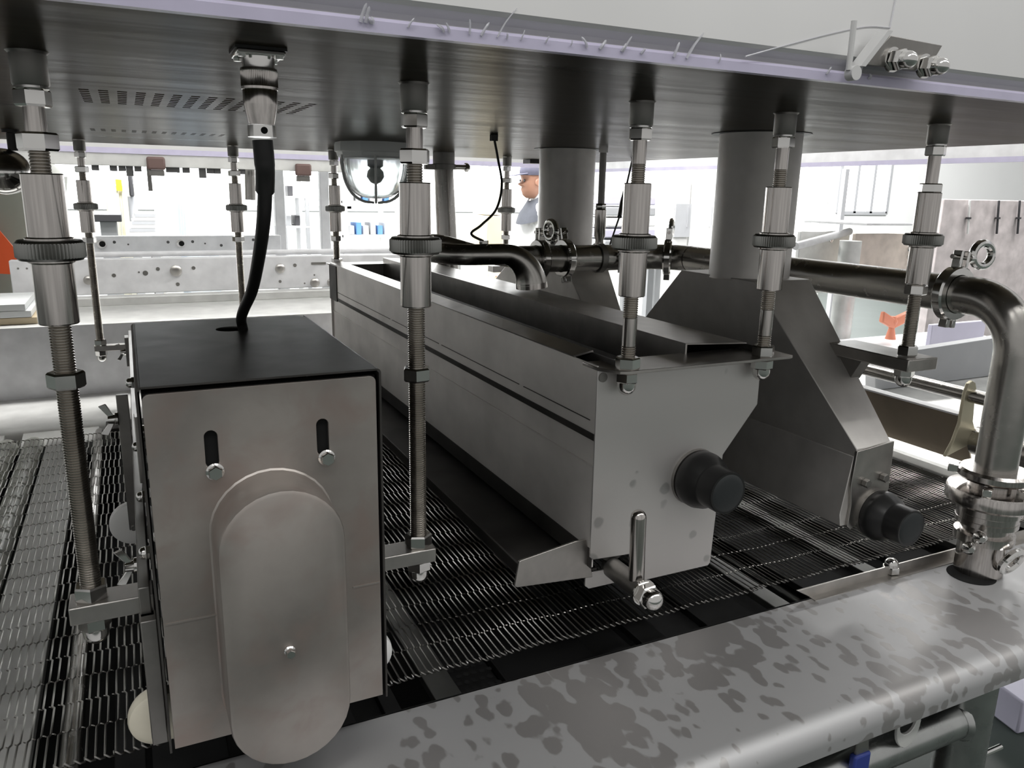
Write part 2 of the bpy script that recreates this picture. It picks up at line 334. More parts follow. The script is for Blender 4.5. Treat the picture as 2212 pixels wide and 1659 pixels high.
# torn film shreds along the bead
for k in range(26):
    x = random.uniform(0.12, 0.62); L = random.uniform(0.003, 0.012); lean = random.uniform(-0.006, 0.006)
    if k in (9, 17): L = 0.02; lean = 0.014
    w = random.uniform(0.0006, 0.0015); y = HF - 0.0045
    G().tube(spline([(x, y, PZ + 0.004), (x + lean * 0.4, y - 0.0015, PZ + 0.004 + L * 0.5), (x + lean, y - random.uniform(0, 0.004), PZ + 0.004 + L)], 3), [w] * 3 + [w * 0.8] * 3 + [w * 0.3], 5).build('film_shred', 'clear_film', hood)
# edge of the half-peeled protective film on the front panel
def on_panel(px, py):
    p = on_y(px, py, 0.535)
    for _ in range(4): p = on_y(px, py, HF - 0.0065 + max(0.0, p[2] - PZ - 0.0205) * 0.183)
    return p
for seg in (((1610, 122), (1690, 100), (1790, 74), (1870, 58), (1922, 60)), ((1922, 60), (1928, 30), (1938, -20))):
    G().tube(spline([on_panel(*q) for q in seg], 6), 0.0007, 6).build('film_fold', 'clear_film', hood)
# hinge bracket with two domed bolts on the skirt
hb = [(0.585, PZ + 0.012), (0.612, PZ + 0.038), (0.680, PZ + 0.036), (0.664, PZ + 0.012)]
hby = HF - 0.020
br = G().prism(hb, 'y', hby, hby + 0.006).build('hinge_bracket', 'boss_steel', hood, bevel=0.0006)
G().prism([(0.577, PZ + 0.010), (0.583, PZ + 0.010), (0.611, PZ + 0.041), (0.605, PZ + 0.041)], 'y', hby - 0.003, hby + 0.01).build('bracket_edge', 'hood_panel', br, smooth=False)
g = G(); g.cyl((0.5665, hby, PZ + 0.006), (0.5665, hby, PZ + 0.045), 0.0025, 10); g.lathe((0.572, hby - 0.004, PZ + 0.004), (0, 1, 0), [(0, 0.006), (0.008, 0.006)], 18)
g.build('hinge_pin', 'hood_panel', hood)
for bx_, bz_ in ((0.617, 0.0185), (0.6585, 0.0165)):
    G().lathe((bx_, hby, PZ + bz_), (0.0, -1, 0), [(0, 0.0105), (0.002, 0.0105)], 24).build('washer', 'chrome', br)
    G().acorn((bx_, hby - 0.002, PZ + bz_), (0.10, -1, -0.12), 0.022, 0.0092).build('domed_bolt', 'chrome', br)
# black catch blocks on the rear edge
for bx_ in (0.545, 1.17):
    G().box(bx_, bx_ + 0.07, HB - 0.03, HB + 0.02, PZ - 0.012, PZ).build('catch_block', 'black_plastic', hood, smooth=False)

# ================================================================== ADJUSTING RODS
def rod(x, y, low, label, style, rot=0.3, detail=True):
    """hanging turnbuckle rod; low = underside height of the bracket it clamps, thick = bracket thickness"""
    t = thing('adjusting_rod', label, 'rod', (x, y, low[0] - 0.03), 'hanging adjusting rods')
    Z = (0, 0, -1.0); n = 20 if detail else 14
    def P(z): return (x, y, z)
    G().lathe(P(PZ), Z, [(0, 0.0155), (0.002, 0.0135), (0.0245, 0.0135), (0.026, 0.0125)], n).build('boss', 'boss_steel', t)
    G().lathe(P(PZ - 0.026), Z, [(0, 0.0125), (0.0018, 0.0125)], n).build('washer', 'chrome', t)
    G().hexnut(P(PZ - 0.028), Z, 0.0135, 0.0137, rot).build('top_nut', 'chrome', t, angle=25)
    top = PZ - 0.0415
    if style == 'A':
        G().cyl(P(top), P(0.039), 0.0082, n).build('shank', 'turned_steel', t)
        G().hexnut(P(0.039), Z, 0.0145, 0.0155, rot + 0.35).build('lock_nut', 'chrome', t, angle=25)
        G().thread(P(0.0245), Z, 0.0185, 0.0080).build('upper_thread', 'thread_steel', t); st = 0.007
    elif style == 'B':
        G().cyl(P(top), P(0.033), 0.0080, n).build('shank', 'turned_steel', t)
        G().thread(P(0.033), Z, 0.022, 0.0080).build('upper_thread', 'thread_steel', t); st = 0.012
    else:
        G().cyl(P(top), P(0.022), 0.0085, n).build('shank', 'turned_steel', t)
        G().hexnut(P(0.022), Z, 0.0125, 0.0150, rot + 0.5).build('lock_nut', 'chrome', t, angle=25); st = 0.010
    G().lathe(P(st), Z, [(0, 0.0150), (0.001, 0.0158), (st + 0.044, 0.0158), (st + 0.045, 0.0185), (st + 0.047, 0.0185)], n + 8).build('upper_sleeve', 'turned_steel', t)
    G().gear(P(-0.0465), Z, 0.0165, 0.0264, 56 if detail else 40).build('knurled_ring', 'knurl_steel', t, angle=30)
    G().lathe(P(-0.063), Z, [(0, 0.0185), (0.0015, 0.0185), (0.003, 0.0158), (0.053, 0.0158), (0.054, 0.0150)], n + 8).build('lower_sleeve', 'turned_steel', t)
    zt = -0.117; zb, zu = low[1], low[0]       # bracket top / underside
    if style == 'B':
        G().thread(P(zt), Z, 0.026, 0.0088).build('lower_thread', 'thread_steel', t)
        G().cyl(P(zt - 0.026), P(zb + 0.028), 0.0085, n).build('plain_shank', 'turned_steel', t)
        G().thread(P(zb + 0.028), Z, 0.014, 0.0088).build('lower_thread', 'thread_steel', t)
    else:
        G().thread(P(zt), Z, zt - (zb + 0.014), 0.0090).build('lower_thread', 'thread_steel', t)
        ln = {'A': -0.159 - (0.022 if x > 0.1 else 0), 'C': -0.118}[style]
        if y > 2: ln = -0.128
        G().hexnut(P(ln), Z, 0.0145, 0.0152, rot + 0.2).build('lock_nut', 'chrome', t, angle=25)
    G().hexnut(P(zb + 0.0145), Z, 0.0145, 0.0150, rot + 0.75).build('clamp_nut', 'chrome', t, angle=25)
    G().acorn(P(zu), Z, 0.029, 0.0140, rot + 0.1).build('cap_nut', 'chrome', t, angle=25)
    return t
BY = 2.20
rod(-0.059, 0.765, (-0.393, -0.3755), 'nearest and thickest adjusting rod, at left beside the motor box', 'A')
rod(0.262, 0.768, (-0.400, -0.384), 'adjusting rod hanging between the motor box and the trough', 'A', 0.15)
rod(0.529, 0.770, (-0.2085, -0.2045), 'adjusting rod bolted to the left front corner of the trough', 'B', 0.5)
rod(0.742, 0.770, (-0.2085, -0.2045), 'adjusting rod bolted to the right front corner of the trough', 'B', 0.2)
rod(1.012, 0.762, (-0.240, -0.221), 'rightmost front adjusting rod on the duct bracket arm', 'C', 0.1)
rod(-0.085, BY, (-0.410, -0.396), 'thin far rod at left behind the motor box, on a small bracket', 'A', 0.2, False)
rod(0.262, BY, (-0.410, -0.396), 'thin far rod standing behind the black cable', 'A', 0.5, False)
rod(0.520, BY, (-0.2085, -0.2045), 'far rod left of the caged lamp at the trough back corner', 'A', 0.1, False)
rod(0.741, BY, (-0.2085, -0.2045), 'far rod hidden behind the middle front rod', 'A', 0.1, False)
rod(1.040, BY, (-0.240, -0.221), 'far rod between the thin tube and the rear round column', 'A', 0.4, False)

# ================================================================== MOTOR BOX
mb = thing('motor_housing', 'steel motor box with dark lid, slotted front and rounded belt cover', 'machine box', (0.1, 0.86, -0.52))
X0, X1, Y0, Y1, ZT = -0.006, 0.2035, 0.700, 1.042, -0.1635
def uprof(x0, x1, zt, zb0, zb1, r, th):
    o = [(x0, zb0)] + [(x0 + r - r * math.cos(a), zt - r + r * math.sin(a)) for a in np.linspace(0, PI / 2, 6)] + [(x1 - r + r * math.sin(a), zt - r + r * math.cos(a)) for a in np.linspace(0, PI / 2, 6)] + [(x1, zb1)]
    i = [(x1 - th, zb1)] + [(x1 - r + (r - th) * math.cos(a), zt - r + (r - th) * math.sin(a)) for a in np.linspace(0, PI / 2, 6)] + [(x0 + r - (r - th) * math.sin(a), zt - r + (r - th) * math.cos(a)) for a in np.linspace(0, PI / 2, 6)] + [(x0 + th, zb0)]
    return o + i
# lid (with cable hole) and sides: the wrap-round cover
lidhole = [(0.100 + 0.017 * math.cos(2 * PI * i / 24), 0.965 + 0.017 * math.sin(2 * PI * i / 24)) for i in range(24)]
G().plate([(X0 + 0.004, Y0), (X1 - 0.004, Y0), (X1 - 0.004, Y1 - 0.012), (X1 - 0.016, Y1), (X0 + 0.004, Y1)], [lidhole], 'z', ZT - 0.002, ZT).build('lid', 'dark_sheet', mb, bevel=0.0004)
for xa, xb, s_ in ((X0, X0 + 0.002, 1), (X1 - 0.002, X1, -1)):
    g = G(); g.box(xa, xb, Y0, Y1, -0.515, ZT - 0.004)
    xo = X0 if s_ == 1 else X1
    pts = [(xo, ZT - 0.004)] + [(xo + s_ * (0.004 - 0.004 * math.cos(a)), ZT - 0.004 + 0.004 * math.sin(a)) for a in np.linspace(0.2, PI / 2, 5)] + [(xo + s_ * 0.004, ZT - 0.002), (xo + s_ * 0.002, ZT - 0.004)]
    g.prism(pts, 'y', Y0, Y1); g.build('cover_side', 'dark_sheet', mb, angle=50)
G().box(X0 + 0.004, X1 - 0.004, Y1 - 0.003, Y1 - 0.001, -0.5, ZT - 0.002).build('back_plate', 'dark_sheet', mb, smooth=False)
# front plate with two adjustment slots
fx0, fx1, fzt, fzb = X0 + 0.0045, X1 - 0.005, ZT - 0.0068, -0.512
r = 0.006
fo = [(fx0, fzb), (fx1, fzb)] + [(fx1 - r + r * math.cos(a), fzt - r + r * math.sin(a)) for a in np.linspace(0, PI / 2, 5)] + [(fx0 + r - r * math.sin(a), fzt - r + r * math.cos(a)) for a in np.linspace(0, PI / 2, 5)]
s1, s2 = obround(0.0500, -0.236, -0.2125, 0.0056), obround(0.1470, -0.237, -0.2125, 0.0056)
G().plate(fo, [s1[::-1], s2[::-1]], 'y', 0.7005, 0.7045).build('front_plate', 'box_steel', mb, bevel=0.0006)
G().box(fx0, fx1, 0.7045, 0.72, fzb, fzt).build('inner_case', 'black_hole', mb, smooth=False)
G().box(fx0 + 0.002, fx0 + 0.055, 0.6995, 0.7006, -0.3835, -0.3820).build('weld_seam', 'box_steel', mb)
G().box(fx1 - 0.028, fx1 - 0.001, 0.6995, 0.7006, -0.3835, -0.3820).build('weld_seam', 'box_steel', mb)
def flange_bolt(x, z, y, r, parent, hexr=0.0065):
    b = G().lathe((x, y, z), (0, -1, 0), [(0, r), (0.0018, r), (0.003, r * 0.8)], 24).build('bolt', 'chrome', parent)
    G().hexnut((x, y - 0.002, z), (0, -1, 0), 0.006, hexr, 0.5).build('bolt_head', 'chrome', b, angle=25)
flange_bolt(0.0515, -0.2445, 0.7005, 0.0078, mb); flange_bolt(0.1495, -0.2445, 0.7005, 0.0078, mb)
# belt cover: obround box, slightly drawn out towards the front
cv = []
for y, gr in ((0.7005, 0.0016), (0.6992, 0.0), (0.650, -0.0005), (0.6475, -0.0015), (0.646, -0.0045)):
    o = obround(0.0985, -0.4665, -0.3045, 0.0545 + gr, 16); cv.append([(p[0], y, p[1]) for p in o])
G().loop_bridge(cv, True, False, True).build('belt_cover', 'box_steel', mb, angle=28)
flange_bolt(0.0985, -0.4025, 0.646, 0.0052, mb, 0.0042)
# frame under the box: side plate, brackets, hanging bars with rollers, wing nuts
G().box(-0.020, -0.010, 0.745, 2.215, -0.420, -0.365).build('side_rail', 'boss_steel', mb, bevel=0.001)
G().box(0.2055, 0.2155, 0.745, 2.215, -0.420, -0.365).build('side_rail', 'boss_steel', mb, bevel=0.001)
for y in (1.35, 1.9): G().cyl((-0.01, y, -0.39), (0.2055, y, -0.39), 0.012).build('cross_tube', 'pipe_steel', mb)
def bracket(x0, x1, y, z0, z1, hw=0.016): G().box(x0, x1, y - hw, y + hw, z0, z1).build('bracket_arm', 'satin_steel', mb, bevel=0.0012)
bracket(-0.078, -0.007, 0.765, -0.393, -0.3755); bracket(0.2035, 0.277, 0.768, -0.400, -0.384)
bracket(-0.100, -0.020, BY, -0.410, -0.396, 0.012); bracket(0.205, 0.275, BY, -0.410, -0.396, 0.012)
G().box(-0.030, -0.018, 2.17, 2.21, -0.450, -0.376).build('hanger_bar', 'boss_steel', mb, bevel=0.001)
def hang_roller(xb0, xb1, y, zt, zb, rx, rz, rr, mat, lab):
    G().box(xb0, xb1, y - 0.005, y + 0.005, zb, zt).build('hanger_bar', 'boss_steel', mb, bevel=0.001)
    w = 0.010
    rl = G().lathe((rx, y + 0.007, rz), (0, 1, 0), [(0, rr * 0.35), (0.0008, rr * 0.78), (0.004, rr * 0.95), (0.009, rr), (0.015, rr), (0.020, rr * 0.95), (0.023, rr * 0.78), (0.024, rr * 0.35)], 32).build('roller', mat, mb, label=lab)
    G().lathe((rx, y - 0.007, rz), (0, 1, 0), [(0, 0.004), (0.014, 0.004)], 12).build('axle', 'chrome', rl)
hang_roller(-0.021, -0.0075, 0.745, -0.392, -0.524, -0.0125, -0.514, 0.029, 'aged_nylon', 'yellowed white nylon roller at the front')
hang_roller(-0.036, -0.020, 1.250, -0.300, -0.512, -0.030, -0.509, 0.034, 'white_nylon', 'white nylon roller')
G().box(-0.020, -0.0065, 1.22, 1.262, -0.520, -0.498).build('axle_block', 'boss_steel', mb, bevel=0.001)
G().box(-0.0205, -0.0065, 0.73, 0.77, -0.524, -0.392).build('corner_block', 'boss_steel', mb, bevel=0.001)
hang_roller(0.2045, 0.2120, 0.770, -0.42, -0.512, 0.2085, -0.516, 0.026, 'white_nylon', None)
# slider strip on the box flank
G().box(-0.0125, -0.006, 1.02, 1.04, -0.36, -0.275).build('guide_strip', 'satin_steel', mb, bevel=0.001)
for y, z in ((1.03, -0.315), (0.96, -0.355), (0.80, -0.355), (1.035, -0.235)):
    G().acorn((-0.006, y, z), (-1, 0, 0), 0.012, 0.0075).build('side_bolt', 'chrome', mb)
def wing_nut(x, y, z, s=1.0, par=None):
    g = G(); g.lathe((x, y, z), (-1, 0, 0), [(0, 0.009 * s), (0.003 * s, 0.009 * s), (0.004 * s, 0.0065 * s), (0.012 * s, 0.0055 * s)], 16)
    w = g.build('wing_nut', 'chrome', par)
    for sg in (1, -1):
        G().hexa([(x - 0.004 * s, y - 0.002 * s, z + sg * 0.004 * s), (x - 0.011 * s, y - 0.002 * s, z + sg * 0.004 * s), (x - 0.011 * s, y + 0.002 * s, z + sg * 0.004 * s), (x - 0.004 * s, y + 0.002 * s, z + sg * 0.004 * s),
                  (x - 0.013 * s, y - 0.0015 * s, z + sg * 0.022 * s), (x - 0.022 * s, y - 0.0015 * s, z + sg * 0.019 * s), (x - 0.022 * s, y + 0.0015 * s, z + sg * 0.019 * s), (x - 0.013 * s, y + 0.0015 * s, z + sg * 0.022 * s)]).build('wing', 'chrome', w, bevel=0.0008)
wing_nut(-0.036, 1.245, -0.335, 1.1, mb); wing_nut(-0.0205, 0.84, -0.385, 0.95, mb); wing_nut(-0.030, 2.19, -0.415, 1.0, mb)

# ================================================================== CABLE AND CONNECTOR
cx, cy = 0.1005, 0.656
con = thing('plug_connector', 'round chrome plug connector screwed under the hood with square flange', 'connector', (cx, cy, 0.036))
G().box(cx - 0.0185, cx + 0.0185, cy - 0.0185, cy + 0.0185, PZ - 0.002, PZ).build('gasket', 'black_rubber', con, smooth=False)
fl = G().box(cx - 0.0175, cx + 0.0175, cy - 0.0175, cy + 0.0175, PZ - 0.0055, PZ - 0.002).build('flange', 'chrome', con, bevel=0.001)
for sx in (-1, 1):
    for sy in (-1, 1): G().lathe((cx + sx * 0.0135, cy + sy * 0.0135, PZ - 0.0055), (0, 0, -1), [(0, 0.0032), (0.002, 0.0028)], 12).build('screw', 'chrome', fl)
D = (0, 0, -1)
G().lathe((cx, cy, PZ - 0.0055), D, [(0, 0.0125), (0.006, 0.0118), (0.008, 0.0118)], 28).build('socket', 'chrome', con)
G().gear((cx, cy, PZ - 0.0135), D, 0.015, 0.0136, 60, 0.0006, 0.985).build('coupling_ring', 'turned_steel', con, angle=30)
G().lathe((cx, cy, PZ - 0.0275), D, [(0, 0.0122), (0.001, 0.0128), (0.012, 0.0128), (0.026, 0.0098), (0.0265, 0.0098)], 28).build('back_shell', 'turned_steel', con)
G().lathe((cx, cy, PZ - 0.0545), D, [(0, 0.0108), (0.0085, 0.0108)], 28).build('cable_clamp', 'chrome', con)
G().lathe((cx, cy - 0.0105, PZ - 0.0585), (0, -1, 0), [(0, 0.0026), (0.0006, 0.0026)], 14).build('screw', 'black_hole', con)
pts = []
seq = [(567, 303, 0.656), (571, 345, 0.656), (573, 385, 0.660), (570, 470, 0.690), (560, 550, 0.74), (545, 625, 0.82), (527, 668, 0.90), (521, 690, 0.945), (525, 712, 0.957)]
pts = [on_y(a, b, y) for a, b, y in seq]; pts.append(pts[-1] + np.array([0.0, 0.004, -0.012]))
cab = thing('power_cable', 'black cable curving from the chrome plug down into the box lid', 'cable', pts[-1])
G().tube(spline(pts[2:], 8), 0.0058, 14).build('cord', 'black_rubber', cab)
G().tube(spline(pts[:4], 6)[:15], [0.0078] * 9 + [0.0075] * 6, 16).build('strain_relief', 'black_rubber', cab)

# ================================================================== TROUGH
tr = thing('hopper_trough', 'long steel hopper trough across the belt with flat front end plate', 'trough', (0.62, 1.49, -0.50))
TY0, TY1 = 0.789, 2.192
prof = [(0.4975, -0.2065), (0.7555, -0.2065), (0.7565, -0.276), (0.7035, -0.342), (0.6975, -0.500), (0.694, -0.5045), (0.565, -0.5045), (0.560, -0.461), (0.503, -0.458), (0.499, -0.454)]
G().prism(prof, 'y', TY0 - 0.003, TY0).build('end_plate', 'end_plate_steel', tr, bevel=0.0006)
G().prism(prof, 'y', TY1, TY1 + 0.003).build('end_plate', 'trough_steel', tr, smooth=False)
G().box(0.4985, 0.5005, TY0, TY1, -0.296, -0.203).build('side_wall', 'trough_steel', tr, bevel=0.0004)
G().prism([(0.5045, -0.2945), (0.5065, -0.2945), (0.5055, -0.470), (0.5035, -0.470)], 'y', TY0, TY1).build('lower_side_wall', 'trough_steel', tr, smooth=False)
G().prism([(0.4970, -0.2895), (0.5030, -0.2895), (0.5045, -0.2990), (0.4990, -0.2990)], 'y', TY0, TY1).build('dark_strip', 'dark_sheet', tr, smooth=False)  # thin dark strip along the step in the side wall
for a, b in ((0.8, 0.985), (1.0, 1.32), (1.335, 1.62), (1.635, 2.15)):
    G().box(0.4975, 0.4990, a, b, -0.2745, -0.2735).build('seam', 'dark_sheet', tr, smooth=False)
G().prism([(0.502, -0.334), (0.505, -0.334), (0.505, -0.336), (0.502, -0.336)], 'y', TY0, TY1).build('seam', 'trough_steel', tr, smooth=False)
G().box(0.5025, 0.5035, TY0, TY1, -0.472, -0.446).build('bottom_lip', 'dark_sheet', tr, smooth=False)
G().box(0.4960, 0.4985, 2.115, TY1 + 0.003, -0.300, -0.205).build('end_angle', 'dark_sheet', tr, smooth=False)
# folded top lip on the near side, channel lid on the far side
G().prism([(0.4975, -0.2010), (0.526, -0.1960), (0.527, -0.1985), (0.5245, -0.1985), (0.4985, -0.2032)], 'y', 0.845, TY1).build('top_lip', 'satin_steel', tr, smooth=False)
G().prism([(0.650, -0.1900), (0.7545, -0.1955), (0.7545, -0.1975), (0.653, -0.1922), (0.653, -0.238), (0.650, -0.238)], 'y', 0.815, TY1).build('channel_lid', 'satin_steel', tr, bevel=0.0006)
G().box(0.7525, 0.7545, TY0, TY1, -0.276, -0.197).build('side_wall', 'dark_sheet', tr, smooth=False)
G().prism([(0.7525, -0.276), (0.7545, -0.276), (0.703, -0.343), (0.701, -0.341)], 'y', TY0, TY1).build('sloped_wall', 'trough_steel', tr, smooth=False)
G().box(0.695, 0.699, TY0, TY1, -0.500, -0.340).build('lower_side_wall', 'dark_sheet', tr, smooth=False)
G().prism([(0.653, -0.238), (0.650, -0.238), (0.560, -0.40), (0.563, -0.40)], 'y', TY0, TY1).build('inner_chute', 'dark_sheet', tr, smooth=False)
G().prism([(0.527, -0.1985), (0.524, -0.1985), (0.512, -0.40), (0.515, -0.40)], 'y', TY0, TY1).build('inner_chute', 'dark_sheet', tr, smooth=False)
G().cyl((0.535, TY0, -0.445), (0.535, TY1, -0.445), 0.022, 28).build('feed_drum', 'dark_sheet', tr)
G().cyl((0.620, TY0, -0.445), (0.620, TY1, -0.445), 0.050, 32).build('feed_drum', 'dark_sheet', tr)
# flanges carrying the rods
for y0, y1 in ((0.7555, 0.826), (2.165, 2.235)):
    G().prism([(0.497, y1 - 0.004), (0.497, y0 + 0.030), (0.512, y0 + 0.004), (0.522, y0), (0.776, y0), (0.785, y0 + 0.004), (0.785, y1 - 0.030), (0.757, y1)], 'z', -0.2085, -0.2045).build('rod_flange', 'satin_steel', tr, bevel=0.0008)
G().lathe((0.505, TY0 - 0.0035, -0.217), (0, -1, 0), [(0, 0.006), (0.0008, 0.006)], 16).build('weld_spot', 'boss_steel', tr)
def knob(par, x, z, y, s=1.0):
    k = G().lathe((x, y, z), (0, -1, 0), [(0, 0.036 * s), (0.004 * s, 0.0385 * s), (0.014 * s, 0.0385 * s), (0.017 * s, 0.037 * s), (0.024 * s, 0.0355 * s), (0.033 * s, 0.0295 * s), (0.036 * s, 0.0285 * s), (0.060 * s, 0.0285 * s), (0.0625 * s, 0.0275 * s), (0.0625 * s, 0.0255 * s)], 40).build('knob', 'black_plastic', par, label='black plastic knob')
    G().lathe((x, y - 0.0618 * s, z), (0, -1, 0), [(0, 0.0255 * s), (0.001 * s, 0.0245 * s), (0.0022 * s, 0.019 * s), (0.003 * s, 0.010 * s)], 36).build('knob_cap', 'black_cap', k)
G().lathe((0.658, TY0 - 0.003, -0.3665), (0, -1, 0), [(0, 0.039), (0.004, 0.038)], 36).build('knob_collar', 'boss_steel', tr)
knob(tr, 0.658, -0.3665, TY0 - 0.007)
# gate handle
gh = G().lathe((0.5345, 0.800, -0.476), (0, -1, 0), [(0, 0.0085), (0.012, 0.0085), (0.0125, 0.0135), (0.082, 0.0135), (0.083, 0.0125)], 28).build('gate_handle', 'boss_steel', tr)
G().lathe((0.5345, 0.733, -0.468), (-0.03, 0, 1), [(0, 0.0098), (0.085, 0.0098)] + [(0.085 + 0.0098 * math.sin(a), 0.0098 * math.cos(a)) for a in (0.4, 0.8, 1.15, 1.4)], 24).build('lever', 'turned_steel', gh)
G().lathe((0.5345, 0.717, -0.476), (0, -1, 0), [(0, 0.0165), (0.0022, 0.0165)], 28).build('washer', 'chrome', gh)
G().acorn((0.5345, 0.7148, -0.476), (0, -1, 0), 0.030, 0.0158, 0.1).build('cap_nut', 'chrome', gh, angle=25)
G().prism([(0.502, -0.484), (0.560, -0.484), (0.560, -0.507), (0.508, -0.507), (0.502, -0.502)], 'y', 0.80, 0.803).build('gate_tab', 'end_plate_steel', tr, bevel=0.0005)
# drip tray hung below the near side
dt = thing('drip_tray', 'shallow dark drip tray sloping below the left side of the trough', 'tray', (0.45, 1.5, -0.49))
G().prism([(0.412, -0.474), (0.520, -0.480), (0.520, -0.483), (0.411, -0.477)], 'y', 0.802, 2.18).build('tray_floor', 'dark_sheet', dt, smooth=False)
G().prism([(0.4035, -0.452), (0.4065, -0.4515), (0.4145, -0.4740), (0.4115, -0.477)], 'y', 0.802, 2.18).build('tray_lip', 'dark_sheet', dt, bevel=0.0005)
G().prism([(0.398, -0.4795), (0.4035, -0.447), (0.4065, -0.4455), (0.482, -0.4345), (0.500, -0.4345), (0.512, -0.4900), (0.402, -0.4815)], 'y', 0.7985, 0.802).build('end_cap', 'satin_steel', dt, bevel=0.0006)
G().prism([(0.4035, -0.452), (0.500, -0.4345), (0.512, -0.49), (0.4035, -0.482)], 'y', 2.18, 2.183).build('end_cap', 'satin_steel', dt, smooth=False)

# ================================================================== AIR DUCTS
def duct(label, cx, cyy, yf, yb, zt=-0.132, front=True, full=True):
    t = thing('air_duct', label, 'duct', (cx, cyy, -0.50), 'air ducts on round columns')
    G().lathe((cx, cyy, zt - 0.004), (0, 0, 1), [(0, 0.068), (0.004, 0.0668), (PZ - zt + 0.003, 0.0665)], 48).build('column', 'duct_steel', t)
    G().plate(circ(cx, cyy, 0.080, 40), [circ(cx, cyy, 0.0668, 40)[::-1]], 'z', PZ - 0.001, PZ - 0.0002).build('column_collar', 'black_rubber', t, smooth=False)
    # fan-shaped transition: loops of (y, z) at two x planes that pinch together towards the nozzle
    xa0, xb0, xa1, xb1 = cx - 0.062, cx + 0.058, cx - 0.028, cx + 0.045
    y0, y1 = cyy - 0.082, cyy + 0.105
    sec = [(y0, zt, 0), (yf, -0.355, 1), (yf, -0.366, 1), (yb, -0.366, 1), (yb, -0.355, 1), (y1, zt, 0)]
    L = [(xa1 if k else xa0, y, z) for y, z, k in sec]; R = [(xb1 if k else xb0, y, z) for y, z, k in sec]
    G().loop_bridge([L, R]).build('transition', 'duct_steel', t, bevel=0.0012)
    # nozzle: flared skirt and slot box under it
    G().prism([(xa1 - 0.002, -0.366), (xb1 + 0.001, -0.366), (xb1 + 0.004, -0.440), (xb1 - 0.024, -0.472), (xa1 - 0.012, -0.474), (xa1 - 0.016, -0.455)], 'y', yf + 0.002, yb).build('nozzle', 'duct_steel', t, bevel=0.001)
    G().prism([(xa1 - 0.002, -0.357), (xb1 + 0.001, -0.350), (xb1 + 0.003, -0.425), (xb1 - 0.006, -0.452), (xa1 + 0.004, -0.480), (xa1 - 0.003, -0.474), (xa1 - 0.001, -0.44), (xa1 - 0.006, -0.41)], 'y', yf - 0.003, yf + 0.002).build('end_plate', 'satin_steel', t, bevel=0.0008)
    for bx_ in (xa1 + 0.020, xb1 - 0.016):
        G().hexnut((bx_, yf - 0.003, -0.409 + (bx_ - xa1) * 0.09), (0, -1, 0), 0.009, 0.0066).build('bolt', 'boss_steel', t, angle=25)
    if full:
        G().lathe((cx + 0.020, yf - 0.003, -0.459), (0, -1, 0), [(0, 0.036), (0.005, 0.036)], 32).build('knob_collar', 'boss_steel', t)
        knob(t, cx + 0.020, -0.459, yf - 0.008, 0.98)
        # bracket arm with gusset to the front rod
        ax0, ax1 = 0.984, 1.046
        G().prism([(0.736, -0.240), (0.736, -0.222), (0.885, -0.222), (0.871, -0.240)], 'x', ax0, ax1).build('bracket_arm', 'satin_steel', t, bevel=0.0015)
        G().prism([(0.820, -0.2405), (0.871, -0.2405), (0.838, -0.273)], 'x', 0.990, 1.012).build('gusset', 'boss_steel', t, bevel=0.0006)
    else:
        G().box(0.99, 1.075, BY - 0.02, BY + 0.02, -0.240, -0.221).build('bracket_arm', 'satin_steel', t, bevel=0.0015)
    return t
duct('near air duct, thick round column on a sloping steel hood with black knob', 0.957, 1.045, 0.758, 1.415)
duct('far air duct behind the pipe, its round column left of the near one', 0.957, 1.690, 1.430, 2.215, full=False)

# ================================================================== PIPEWORK
PR = 0.029
wp = thing('water_pipe', 'polished steel water pipe running across behind the columns to the right', 'pipe', (1.165, 0.69, -0.55))
PX, PZ_, VY = 1.150, -0.141, 0.690
run = [(PX, 1.44, PZ_), (PX, 0.79, PZ_)] + [tuple(p) for p in arc3((PX, VY + 0.075, PZ_ - 0.075), (0, 0, 1), (0, -1, 0), 0.075, 0, PI / 2, 12)] + [(PX, VY, -0.40)]
G().tube(run, PR, 28).build('straight_run', 'pipe_steel', wp, angle=50)
run2 = [tuple(p) for p in arc3((PX - 0.075, 1.445, PZ_), (1, 0, 0), (0, 1, 0), 0.075, 0, PI / 2, 12)] + [(0.74, 1.52, PZ_)]
G().tube(run2, PR, 28).build('cross_run', 'pipe_steel', wp, angle=50)
SZ = -0.1055
uturn = [(0.74, 1.52, PZ_), (0.66, 1.52, -0.128), (0.57, 1.515, SZ), (0.522, 1.500, SZ), (0.490, 1.45, SZ), (0.479, 1.38, SZ), (0.477, 1.315, SZ), (0.487, 1.268, SZ), (0.512, 1.244, SZ), (0.55, 1.24, SZ)]
sp = spline(uturn, 6) + [(0.578, 1.24, SZ)] + [tuple(p) for p in arc3((0.580, 1.24, SZ - 0.058), (0, 0, 1), (1, 0, 0), 0.058, 0.05, PI / 2 * 0.93, 12)]
G().tube(sp, [0.0178] * (len(sp) - 12) + [0.0178 + 0.0100 * i / 11 for i in range(12)], 24, cap=False).build('spout', 'pipe_steel', wp, angle=50)
e = np.array(sp[-1]); G().lathe(e + np.array([0, 0, 0.002]), (0.1, 0, -1), [(0, 0.0277), (0.010, 0.0282), (0.0105, 0.0262), (0.001, 0.0255)], 24, cap=False).build('spout_mouth', 'turned_steel', wp)
